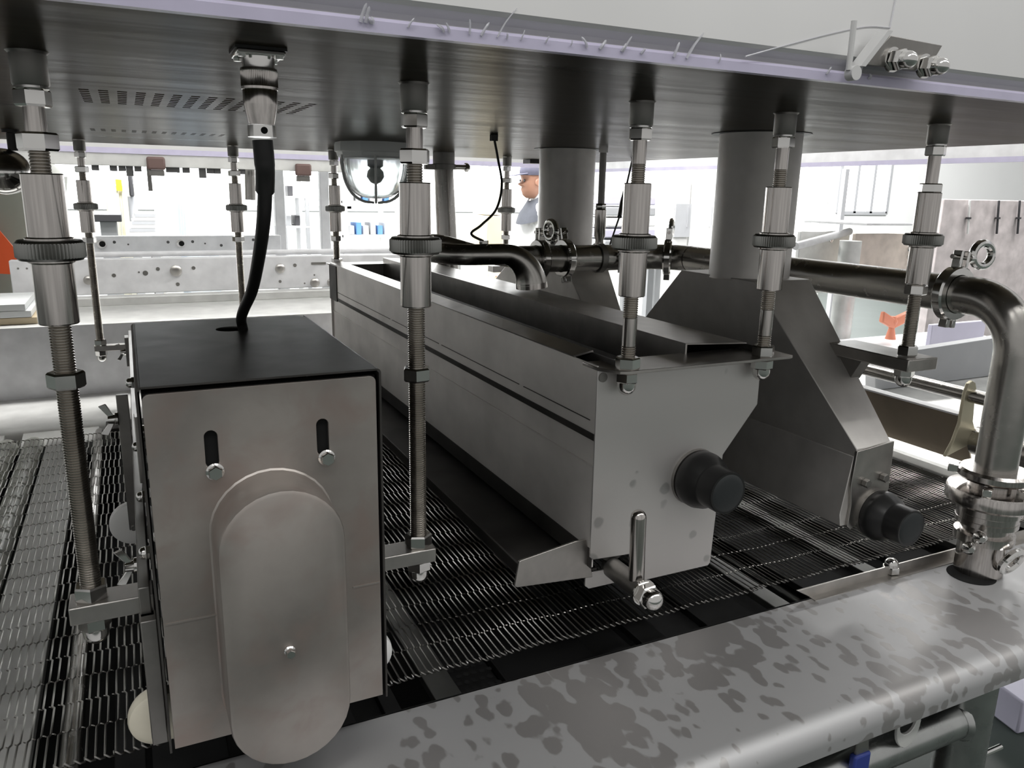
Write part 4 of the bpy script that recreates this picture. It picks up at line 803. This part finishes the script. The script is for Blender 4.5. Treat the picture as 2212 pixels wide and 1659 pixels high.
# ================================================================== HALL BEYOND (cropped by the machine, all real size)
def cab(label, name, cat, px0, px1, pt, Y, depth, mat, doors=2, base=FLOOR, bm=None):
    a, b = on_y(px0, pt, Y), on_y(px1, pt, Y); top = a[2]
    t = thing(name, label, cat, ((a[0] + b[0]) / 2, Y, base))
    G().box(a[0], b[0], Y, Y + depth, base + 0.08, top).build('body', mat, t, bevel=0.01)
    w = (b[0] - a[0]) / doors
    for i in range(doors):
        d = G().box(a[0] + i * w + 0.01, a[0] + (i + 1) * w - 0.01, Y - 0.018, Y, base + 0.12, top - 0.04).build('door', mat, t, bevel=0.004)
        G().box(a[0] + (i + 0.85) * w, a[0] + (i + 0.88) * w, Y - 0.04, Y - 0.018, top - 0.42, top - 0.26).build('handle', 'grey_paint', d, smooth=False)
    G().box(a[0] + 0.02, b[0] - 0.02, Y + 0.02, Y + depth - 0.02, base, base + 0.08).build('plinth', 'dark_paint', t, smooth=False)
    return t
def table(label, px0, px1, pt, Y, depth, mat, legs='grey_paint'):
    a, b = on_y(px0, pt, Y), on_y(px1, pt, Y); z = a[2]
    t = thing('work_table', label, 'table', ((a[0] + b[0]) / 2, Y, FLOOR))
    G().box(a[0], b[0], Y, Y + depth, z - 0.04, z).build('table_top', mat, t, bevel=0.004)
    for x in (a[0] + 0.03, b[0] - 0.07):
        for y in (Y + 0.03, Y + depth - 0.07): G().box(x, x + 0.04, y, y + 0.04, FLOOR, z - 0.04).build('leg', legs, t, smooth=False)
    return t
c_ = cab('cream cabinet with yellow tag beyond the rear hood', 'storage_cabinet', 'cabinet', 225, 290, 398, 6.6, 0.6, 'cream_paint')
G().box(*(lambda q: (q[0] - 0.02, q[0] + 0.02, 6.57, 6.578, q[2] - 0.04, q[2] + 0.04))(on_y(257, 400, 6.57))).build('tag_plate', 'yellow_paint', c_, smooth=False)
cab('white machine cabinet in the middle of the left view', 'machine_cabinet', 'cabinet', 335, 470, 392, 7.0, 0.8, 'white_paint', 3)
cab('grey control cabinet with red lamp far behind the cable', 'control_cabinet', 'cabinet', 602, 650, 385, 6.5, 0.5, 'white_paint', 1)
k = on_y(614, 409, 6.46); 
G().lathe(k, (0, -1, 0), [(0, 0.022), (0.03, 0.022), (0.04, 0.012)], 16).build('red_lamp', 'red_paint', bpy.data.objects['control_cabinet'])
table('dark-topped work table seen left of the thin rod', 200, 262, 463, 4.9, 0.6, 'dark_paint')
pl_ = thing('profile_stack', 'stack of grey metal profiles lying on trestles', 'profiles', (*on_y(305, 505, 5.8)[:2], FLOOR))
for i in range(6):
    a, b = on_y(276 + i * 3, 505 - i * 8, 5.8), on_y(336, 505 - i * 8, 5.8); G().box(a[0], b[0], 5.8, 6.3, a[2] - 0.012, a[2] + 0.010).build('profile', 'grey_paint' if i % 2 else 'white_paint', pl_, smooth=False)
for x in (0, 1):
    q = on_y(285 + x * 40, 508, 5.85); G().box(q[0], q[0] + 0.05, 5.85, 6.2, FLOOR, q[2]).build('trestle', 'grey_paint', pl_, smooth=False)
dh = thing('drill_stand', 'dark drill stand in front of the cream cabinet', 'drill', (*on_y(283, 430, 6.3)[:2], FLOOR))
a, b = on_y(276, 378, 6.3), on_y(291, 425, 6.3)
G().box(a[0], b[0], 6.34, 6.54, b[2], a[2]).build('drill_head', 'dark_paint', dh, bevel=0.01)
G().cyl(((a[0] + b[0]) / 2, 6.42, FLOOR), ((a[0] + b[0]) / 2, 6.42, b[2]), 0.03, 16).build('column', 'grey_paint', dh)
G().box(a[0] - 0.1, b[0] + 0.1, 6.34, 6.56, FLOOR, FLOOR + 0.05).build('base', 'grey_paint', dh, smooth=False)
bs = thing('sheet_rack', 'pale blue plastic sheets leaning in a rack in the left view', 'sheets', (*on_y(420, 430, 6.2)[:2], FLOOR))
for i in range(4):
    a, b = on_y(378 + 4 * i, 396 + 9 * i, 6.2 + 0.05 * i), on_y(462 - 3 * i, 396 + 9 * i, 6.2 + 0.05 * i)
    G().box(a[0], b[0], 6.2 - 0.05 * i, 6.22 - 0.05 * i, FLOOR + 0.2, a[2]).build('sheet', 'pale_blue', bs, smooth=False)
G().box(on_y(378, 430, 6.2)[0] - 0.05, on_y(462, 430, 6.2)[0] + 0.05, 6.0, 6.3, FLOOR, FLOOR + 0.2).build('rack_base', 'grey_paint', bs, smooth=False)
r2 = thing('tool_shelf', 'white shelf with small dark tools behind the black cable', 'shelf', (*on_y(640, 480, 5.6)[:2], FLOOR))
xa, xb = on_y(610, 450, 5.6)[0], on_y(668, 450, 5.6)[0]
for x in (xa, xb - 0.025):
    for y in (5.6, 5.95): G().box(x, x + 0.025, y, y + 0.025, FLOOR, 0.02).build('upright', 'grey_paint', r2, smooth=False)
for z in (-0.9, -0.5, -0.26, -0.06): G().box(xa, xb, 5.6, 5.975, z - 0.012, z).build('shelf', 'white_paint', r2, smooth=False)
for i, (dx, z, mt) in enumerate(((0.03, -0.26, 'grey_paint'), (0.09, -0.26, 'dark_paint'), (0.05, -0.06, 'dark_paint'), (0.12, -0.06, 'grey_paint'))):
    tag(G().box(xa + dx, xa + dx + 0.035, 5.65, 5.8, z, z + 0.07).build('tool_case', mt, bevel=0.005), ['grey case at left on the lower tool shelf', 'dark case at right on the lower tool shelf', 'dark case at left on the top tool shelf', 'grey case at right on the top tool shelf'][i], 'case', 'cases on the tool shelf')
# rack with small parts under the lamp
rk = thing('parts_rack', 'white parts rack with blue bins below the caged lamp', 'rack', (*on_y(790, 500, 5.2)[:2], FLOOR))
xa, xb = on_y(740, 450, 5.2)[0], on_y(865, 450, 5.2)[0]
for x in (xa, xb - 0.03):
    for y in (5.2, 5.6): G().box(x, x + 0.03, y, y + 0.03, FLOOR, 0.15).build('upright', 'white_paint', rk, smooth=False)
for z in (-1.0, -0.62, -0.30, -0.08, 0.12): G().box(xa, xb, 5.2, 5.63, z - 0.015, z).build('shelf', 'white_paint', rk, smooth=False)
for i in range(6):
    for z, mt in ((-0.30, ('grey_paint', 'blue_paint', 'white_paint')[i % 3]), (-0.08, ('white_paint', 'grey_paint', 'blue_paint')[i % 3])):
        x = xa + 0.05 + i * (xb - xa - 0.1) / 6
        cn = {'grey_paint': 'grey', 'blue_paint': 'blue', 'white_paint': 'white'}[mt]
        tag(G().box(x, x + 0.035, 5.24, 5.4, z, z + 0.06 + 0.02 * (i % 2)).build('parts_bin', mt, bevel=0.004), '%s bin, %s from left on the %s shelf of the parts rack' % (cn, ('first', 'second', 'third', 'fourth', 'fifth', 'sixth')[i], 'upper' if z > -0.2 else 'lower'), 'bin', 'bins on the parts rack')
cs = thing('carton_tower', 'pale carton tower left of the person', 'cartons', (*on_y(1072, 500, 5.5)[:2], FLOOR))
a, b = on_y(1052, 500, 5.5), on_y(1092, 500, 5.5)
for i in range(6): G().box(a[0] + 0.01 * (i % 2), b[0], 5.5, 5.8, FLOOR + i * 0.245, FLOOR + 0.24 + i * 0.245).build('carton', 'cream_paint' if i % 2 else 'carton', cs, bevel=0.004)
table('long white bench beyond the trough', 760, 1010, 540, 4.4, 0.7, 'white_paint', 'white_paint')
# crates between the columns
for i in range(5):
    q = on_y(1306, 520 - i * 24, 4.6); w = 0.42
    tag(G().box(q[0], q[0] + w, 4.6, 4.95, q[2] - 0.055, q[2] + 0.004).build('grey_crate', ('grey_paint', 'lilac_panel', 'white_paint')[i % 3], bevel=0.008), ['grey tray lowest in the stack between the columns', 'lilac tray second from the bottom of that stack', 'white tray in the middle of the stack between the columns', 'grey tray second from the top between the columns', 'lilac tray on top of the stack between the columns'][i], 'tray', 'trays between the columns')
q = on_y(1306, 520, 4.6); t = thing('crate_stand', 'grey stand carrying the tray stack', 'stand', (q[0] + 0.2, 4.75, FLOOR))
G().box(q[0], q[0] + 0.42, 4.6, 4.95, q[2] - 0.10, q[2] - 0.055).build('stand_top', 'grey_paint', t, smooth=False)
for x in (0, 0.38):
    for y in (4.6, 4.91): G().box(q[0] + x, q[0] + x + 0.04, y, y + 0.04, FLOOR, q[2] - 0.10).build('leg', 'grey_paint', t, smooth=False)
c_ = cab('white machine with dark window right of the near rods', 'packing_machine', 'machine', 1440, 1545, 372, 5.2, 0.9, 'white_paint', 2)
a, b = on_y(1462, 440, 5.16), on_y(1490, 512, 5.16); G().box(a[0], b[0], 5.165, 5.18, b[2], a[2]).build('view_window', 'grey_paint', c_, smooth=False)
table('white bench with reddish edge behind the packing machine', 1400, 1560, 545, 3.6, 0.6, 'white_paint')

# right side of the hall
cab('tall white cupboard behind the near column', 'tall_cupboard', 'cupboard', 1745, 1800, 330, 6.0, 0.5, 'white_paint', 1)
a = on_y(1782, 360, 5.6); t = thing('hall_post', 'white hall column right of the near duct column', 'column', (a[0], 5.6, FLOOR)); G().box(a[0], a[0] + 0.10, 5.6, 5.7, FLOOR + 0.015, 2.9).build('shaft', 'white_paint', t, bevel=0.01); G().box(a[0] - 0.05, a[0] + 0.15, 5.55, 5.75, FLOOR, FLOOR + 0.015).build('base_plate', 'grey_paint', t, smooth=False)
a = on_y(1832, 365, 4.6); t = thing('grey_stanchion', 'slim dark grey stanchion left of the hall window', 'post', (a[0], 4.6, FLOOR)); G().box(a[0] - 0.02, a[0] + 0.02, 4.6, 4.64, FLOOR, a[2]).build('shaft', 'grey_paint', t, smooth=False); G().box(a[0] - 0.07, a[0] + 0.07, 4.55, 4.69, FLOOR, FLOOR + 0.012).build('base_plate', 'grey_paint', t, smooth=False)
# brown-tinted machine side with bolts, round posts and diagonal bar
sm = thing('side_conveyor', 'steel side conveyor with bolted panel beyond the water pipe', 'conveyor', (2.9, 2.4, FLOOR))
a, b = on_y(1850, 505, 2.5), on_y(1968, 590, 2.5); G().box(a[0], b[0] + 0.05, 2.5, 2.52, b[2] - 0.05, a[2]).build('side_panel', 'glare_panel', sm, bevel=0.003)
a, b = on_y(1730, 500, 2.62), on_y(1830, 560, 2.62); G().box(a[0], b[0], 2.62, 2.64, b[2] - 0.15, a[2]).build('side_panel', 'frame_steel', sm, bevel=0.003)
for px, py in ((1795, 518), (1963, 538), (1962, 556)):
    c = on_y(px, py, 2.5 if px > 1850 else 2.62); G().lathe(c, (0, -1, 0), [(0, 0.012), (0.006, 0.012), (0.009, 0.006)], 16).build('bolt', 'chrome', sm)
G().tube([on_y(1718, 532, 2.45), on_y(1835, 500, 2.6)], 0.016, 14).build('diagonal_bar', 'white_frame', sm)
a = on_y(1838, 520, 2.45); G().cyl((a[0], 2.45, FLOOR), (a[0], 2.45, a[2]), 0.045, 24).build('post', 'frame_steel', sm)
a = on_y(1870, 480, 2.45); G().box(a[0], a[0] + 0.30, 2.44, 2.8, a[2] - 0.014, a[2] - 0.004).build('top_plate', 'white_frame', sm, bevel=0.002)
# foil-wrapped board stack with hanging clips
wb = thing('wrapped_panel', 'tall panel in mottled pinkish wrap at the right edge', 'panel', (*on_y(2130, 500, 2.9)[:2], FLOOR))
a, b = on_y(2040, 430, 2.9), on_y(2235, 585, 2.9); G().box(a[0], b[0] + 0.3, 2.9, 2.95, FLOOR, a[2]).build('board', 'mottled_wrap', wb, bevel=0.004)
for px in (2095, 2158, 2203):
    u, v = on_y(px, 433, 2.885), on_y(px - 5, 505, 2.885); k = G().tube([u, v], 0.006, 8).build('hanging_rod', 'dark_paint' if px != 2095 else 'white_paint', wb); G().lathe((u + v) / 2, (0, 0, -1), [(0, 0.014), (0.01, 0.014)], 12).build('ring', 'dark_paint', k)
# tray, lilac box, orange film behind the duct arm
st = thing('sheet_box', 'folded grey sheet box behind the far right rod', 'box', (2.3, 1.6, -0.57))
a, b = on_y(1960, 700, 1.62), on_y(2175, 720, 1.62)
G().hexa([(*on_y(1880, 840, 1.62)[:1], 1.60, -0.567), (*on_y(2150, 820, 1.62)[:1], 1.60, -0.567), (*on_y(2150, 820, 1.62)[:1], 1.64, -0.567), (*on_y(1880, 840, 1.62)[:1], 1.64, -0.567), (on_y(1880, 768, 1.62)[0], 1.60, on_y(1880, 768, 1.62)[2]), (on_y(2178, 722, 1.62)[0], 1.60, on_y(2178, 722, 1.62)[2]), (on_y(2178, 722, 1.62)[0], 1.64, on_y(2178, 722, 1.62)[2]), (on_y(1880, 768, 1.62)[0], 1.64, on_y(1880, 768, 1.62)[2])]).build('front_sheet', 'grey_paint', st, bevel=0.003)
a, b = on_y(2015, 702, 1.95), on_y(2120, 760, 1.95); tag(G().box(a[0], b[0], 1.95, 1.97, -0.567, a[2]).build('lilac_panel', 'lilac_panel', bevel=0.003), 'lilac film-covered panel standing behind the grey sheet box', 'panel')
a = on_y(1935, 695, 2.2); of = thing('orange_bag', 'crumpled orange plastic film tied in a knot', 'plastic film', a)
for sg, ln in ((-1, 0.075), (1, 0.095)):
    G().hexa([a + np.array((0, 0, -0.03)), a + np.array((sg * ln, 0.0, 0.0)), a + np.array((sg * ln * 0.9, 0.03, 0.0)), a + np.array((0, 0.03, -0.03)), a + np.array((0, 0, 0.012)), a + np.array((sg * ln, 0, 0.048)), a + np.array((sg * ln, 0.02, 0.045)), a + np.array((0, 0.03, 0.012))]).build('film_flap', 'orange_film', of, bevel=0.006)
G().lathe(a + np.array((0, 0.015, 0.0)), (0, 0, -1), [(-0.02, 0.012), (0.0, 0.02), (0.03, 0.012), (0.075, 0.022)], 12).build('knot', 'orange_film', of)
a = on_y(1935, 745, 2.2); tb = thing('side_table', 'white side table carrying the orange film', 'table', (a[0], 2.3, FLOOR))
G().box(a[0] - 0.35, a[0] + 0.6, 2.03, 2.38, a[2] - 0.03, a[2] + 0.0).build('table_top', 'white_frame', tb, bevel=0.004)
for x in (-0.33, 0.55):
    for y in (2.05, 2.33): G().box(a[0] + x, a[0] + x + 0.04, y, y + 0.04, FLOOR, a[2] - 0.03).build('leg', 'frame_steel', tb, smooth=False)
# floor items seen under the deck at lower right
tag(G().hexa([(2.05, 1.05, FLOOR), (2.7, 0.95, FLOOR), (2.8, 1.45, FLOOR), (2.15, 1.55, FLOOR), (2.05, 1.05, FLOOR + 0.10), (2.7, 0.95, FLOOR + 0.10), (2.8, 1.45, FLOOR + 0.10), (2.15, 1.55, FLOOR + 0.10)]).build('floor_box', 'lilac_panel', bevel=0.006), 'flat lilac-white box on the green floor below the deck', 'box')

# ================================================================== PERSON (profile, facing left, half behind the far column)
hp = on_y(1166, 392, 4.95); hx, hy = float(hp[0]), 4.95
ps_ = thing('person', 'person in a dark cap and grey-collared white top, seen from the side', 'person', (hx, hy, FLOOR))
def skinned(name, verts, edges, mat, parent, sub=2):
    me = bpy.data.meshes.new(name); me.from_pydata([tuple(v[:3]) for v in verts], edges, [])
    o = bpy.data.objects.new(name, me); COL.objects.link(o); o.parent = parent; o['_w'] = tuple(parent['_w'])
    md = o.modifiers.new('skin', 'SKIN'); sv = me.skin_vertices[0].data if me.skin_vertices else None
    if sv is None:
        bm = bmesh.new(); bm.from_mesh(me); bm.verts.layers.skin.verify(); bm.to_mesh(me); bm.free(); sv = me.skin_vertices[0].data
    for i, v in enumerate(verts): sv[i].radius = (v[3], v[4] if len(v) > 4 else v[3]); sv[i].use_root = (i == 0)
    ss = o.modifiers.new('sub', 'SUBSURF'); ss.levels = sub; ss.render_levels = sub
    me.materials.append(MAT[mat]); me.shade_smooth(); return o
H = 1.62
V = [(0, 0, 0.92, 0.13, 0.15), (0, 0, 1.10, 0.12, 0.14), (0.01, 0, 1.27, 0.13, 0.16), (0.01, 0, 1.36, 0.09, 0.10), (-0.015, 0, 1.39, 0.052), (-0.04, 0, 1.43, 0.050),
     (0.01, 0.17, 1.31, 0.062), (0.03, 0.22, 1.08, 0.045), (-0.10, 0.20, 0.90, 0.034), (-0.16, 0.18, 0.86, 0.028),
     (0.01, -0.17, 1.31, 0.062), (0.03, -0.22, 1.08, 0.045), (-0.10, -0.20, 0.90, 0.034), (-0.16, -0.18, 0.86, 0.028),
     (0.0, 0.09, 0.82, 0.085), (-0.01, 0.10, 0.47, 0.060), (0.02, 0.10, 0.09, 0.042), (-0.12, 0.11, 0.035, 0.034),
     (0.0, -0.09, 0.82, 0.085), (-0.03, -0.10, 0.47, 0.060), (0.0, -0.10, 0.09, 0.042), (-0.14, -0.11, 0.035, 0.034)]
E_ = [(0, 1), (1, 2), (2, 3), (3, 4), (4, 5), (2, 6), (6, 7), (7, 8), (8, 9), (2, 10), (10, 11), (11, 12), (12, 13), (0, 14), (14, 15), (15, 16), (16, 17), (0, 18), (18, 19), (19, 20), (20, 21)]
body = skinned('body', V, E_, 'white_cloth', ps_)
# head: profile loft with brow, nose, lips, chin (facing -x)
hc = (-0.055, 0.0, 1.462)
prof_ = [(-0.105, 0.045, 0.030), (-0.085, 0.072, 0.048), (-0.060, 0.080, 0.058), (-0.048, 0.086, 0.062), (-0.030, 0.080, 0.066), (-0.012, 0.100, 0.068), (0.005, 0.088, 0.070), (0.020, 0.082, 0.072), (0.045, 0.090, 0.074), (0.075, 0.084, 0.072), (0.105, 0.062, 0.055), (0.122, 0.025, 0.025)]
back_ = [0.02, 0.045, 0.06, 0.066, 0.072, 0.080, 0.088, 0.092, 0.095, 0.092, 0.070, 0.03]
loops = []
for (z, fr_, sd), bk in zip(prof_, back_):
    L = []
    for i in range(24):
        a = 2 * PI * i / 24; ca, sa = math.cos(a), math.sin(a)
        rx = fr_ if ca > 0 else bk; 
        if ca > 0.9 and fr_ == 0.100: rx *= 1.12
        L.append((hx + hc[0] - ca * rx, hy + sa * sd, FLOOR + hc[2] + z))
    loops.append(L)
G().loop_bridge(loops).build('head', 'skin', ps_, angle=80)
cl = []
for z, k in ((0.048, 1.04), (0.070, 1.07), (0.100, 1.0), (0.130, 0.75), (0.142, 0.3)):
    cl.append([(hx + hc[0] + 0.004 - math.cos(2 * PI * i / 24) * 0.094 * k, hy + math.sin(2 * PI * i / 24) * 0.078 * k, FLOOR + hc[2] + z) for i in range(24)])
cp = G().loop_bridge(cl).build('cap', 'cap_cloth', ps_, angle=80)
G().hexa([(hx + hc[0] - 0.165, hy - 0.05, FLOOR + hc[2] + 0.040), (hx + hc[0] - 0.07, hy - 0.07, FLOOR + hc[2] + 0.052), (hx + hc[0] - 0.07, hy + 0.07, FLOOR + hc[2] + 0.052), (hx + hc[0] - 0.165, hy + 0.05, FLOOR + hc[2] + 0.040),
          (hx + hc[0] - 0.165, hy - 0.05, FLOOR + hc[2] + 0.046), (hx + hc[0] - 0.07, hy - 0.07, FLOOR + hc[2] + 0.062), (hx + hc[0] - 0.07, hy + 0.07, FLOOR + hc[2] + 0.062), (hx + hc[0] - 0.165, hy + 0.05, FLOOR + hc[2] + 0.046)]).build('cap_brim', 'cap_cloth', cp, bevel=0.003)
for s in (-1, 1):
    G().lathe((hx + hc[0] + 0.012, hy + s * 0.066, FLOOR + hc[2]), (0, s, 0), [(0, 0.022), (0.006, 0.030), (0.012, 0.024), (0.014, 0.010)], 14).build('ear', 'skin', ps_)
    G().lathe((hx + hc[0] - 0.078, hy + s * 0.032, FLOOR + hc[2] + 0.012), (-1, 0, 0), [(0, 0.010), (0.006, 0.007)], 10).build('eye', 'dark_paint', ps_)
G().loop_bridge([[(hx + 0.0 - math.cos(2 * PI * i / 24) * r1, hy + math.sin(2 * PI * i / 24) * r1 * 1.1, FLOOR + z - 0.06 * math.cos(2 * PI * i / 24)) for i in range(24)] for z, r1 in ((1.24, 0.158), (1.30, 0.140), (1.36, 0.100), (1.40, 0.076))], True, False, False).build('collar', 'dark_cloth', ps_, angle=80)
for s in (-1, 1):
    wx, wy, wz = hx - 0.165, hy + s * 0.18, FLOOR + 0.85
    hd = [(0, 0, 0, 0.022, 0.016), (-0.045, 0, -0.03, 0.030, 0.014)]; ed = [(0, 1)]
    vs = [(wx - hx, wy - hy, wz - FLOOR, 0.022, 0.016), (wx - hx - 0.045, wy - hy, wz - FLOOR - 0.035, 0.032, 0.015)]; es = [(0, 1)]
    for k, (dy, L) in enumerate(((-0.026, 0.060), (-0.009, 0.070), (0.009, 0.066), (0.024, 0.052))):
        b = len(vs); vs += [(wx - hx - 0.07, wy - hy + dy, wz - FLOOR - 0.055, 0.009), (wx - hx - 0.07 - L * 0.4, wy - hy + dy, wz - FLOOR - 0.055 - L * 0.5, 0.0085), (wx - hx - 0.07 - L * 0.5, wy - hy + dy, wz - FLOOR - 0.055 - L * 0.95, 0.007)]; es += [(1, b), (b, b + 1), (b + 1, b + 2)]
    b = len(vs); vs += [(wx - hx - 0.03, wy - hy - s * 0.035, wz - FLOOR - 0.03, 0.010), (wx - hx - 0.06, wy - hy - s * 0.05, wz - FLOOR - 0.06, 0.009)]; es += [(0, b), (b, b + 1)]
    skinned('hand', vs, es, 'skin', ps_, 1)

for o in bpy.data.objects:
    if '_w' in o: del o['_w']
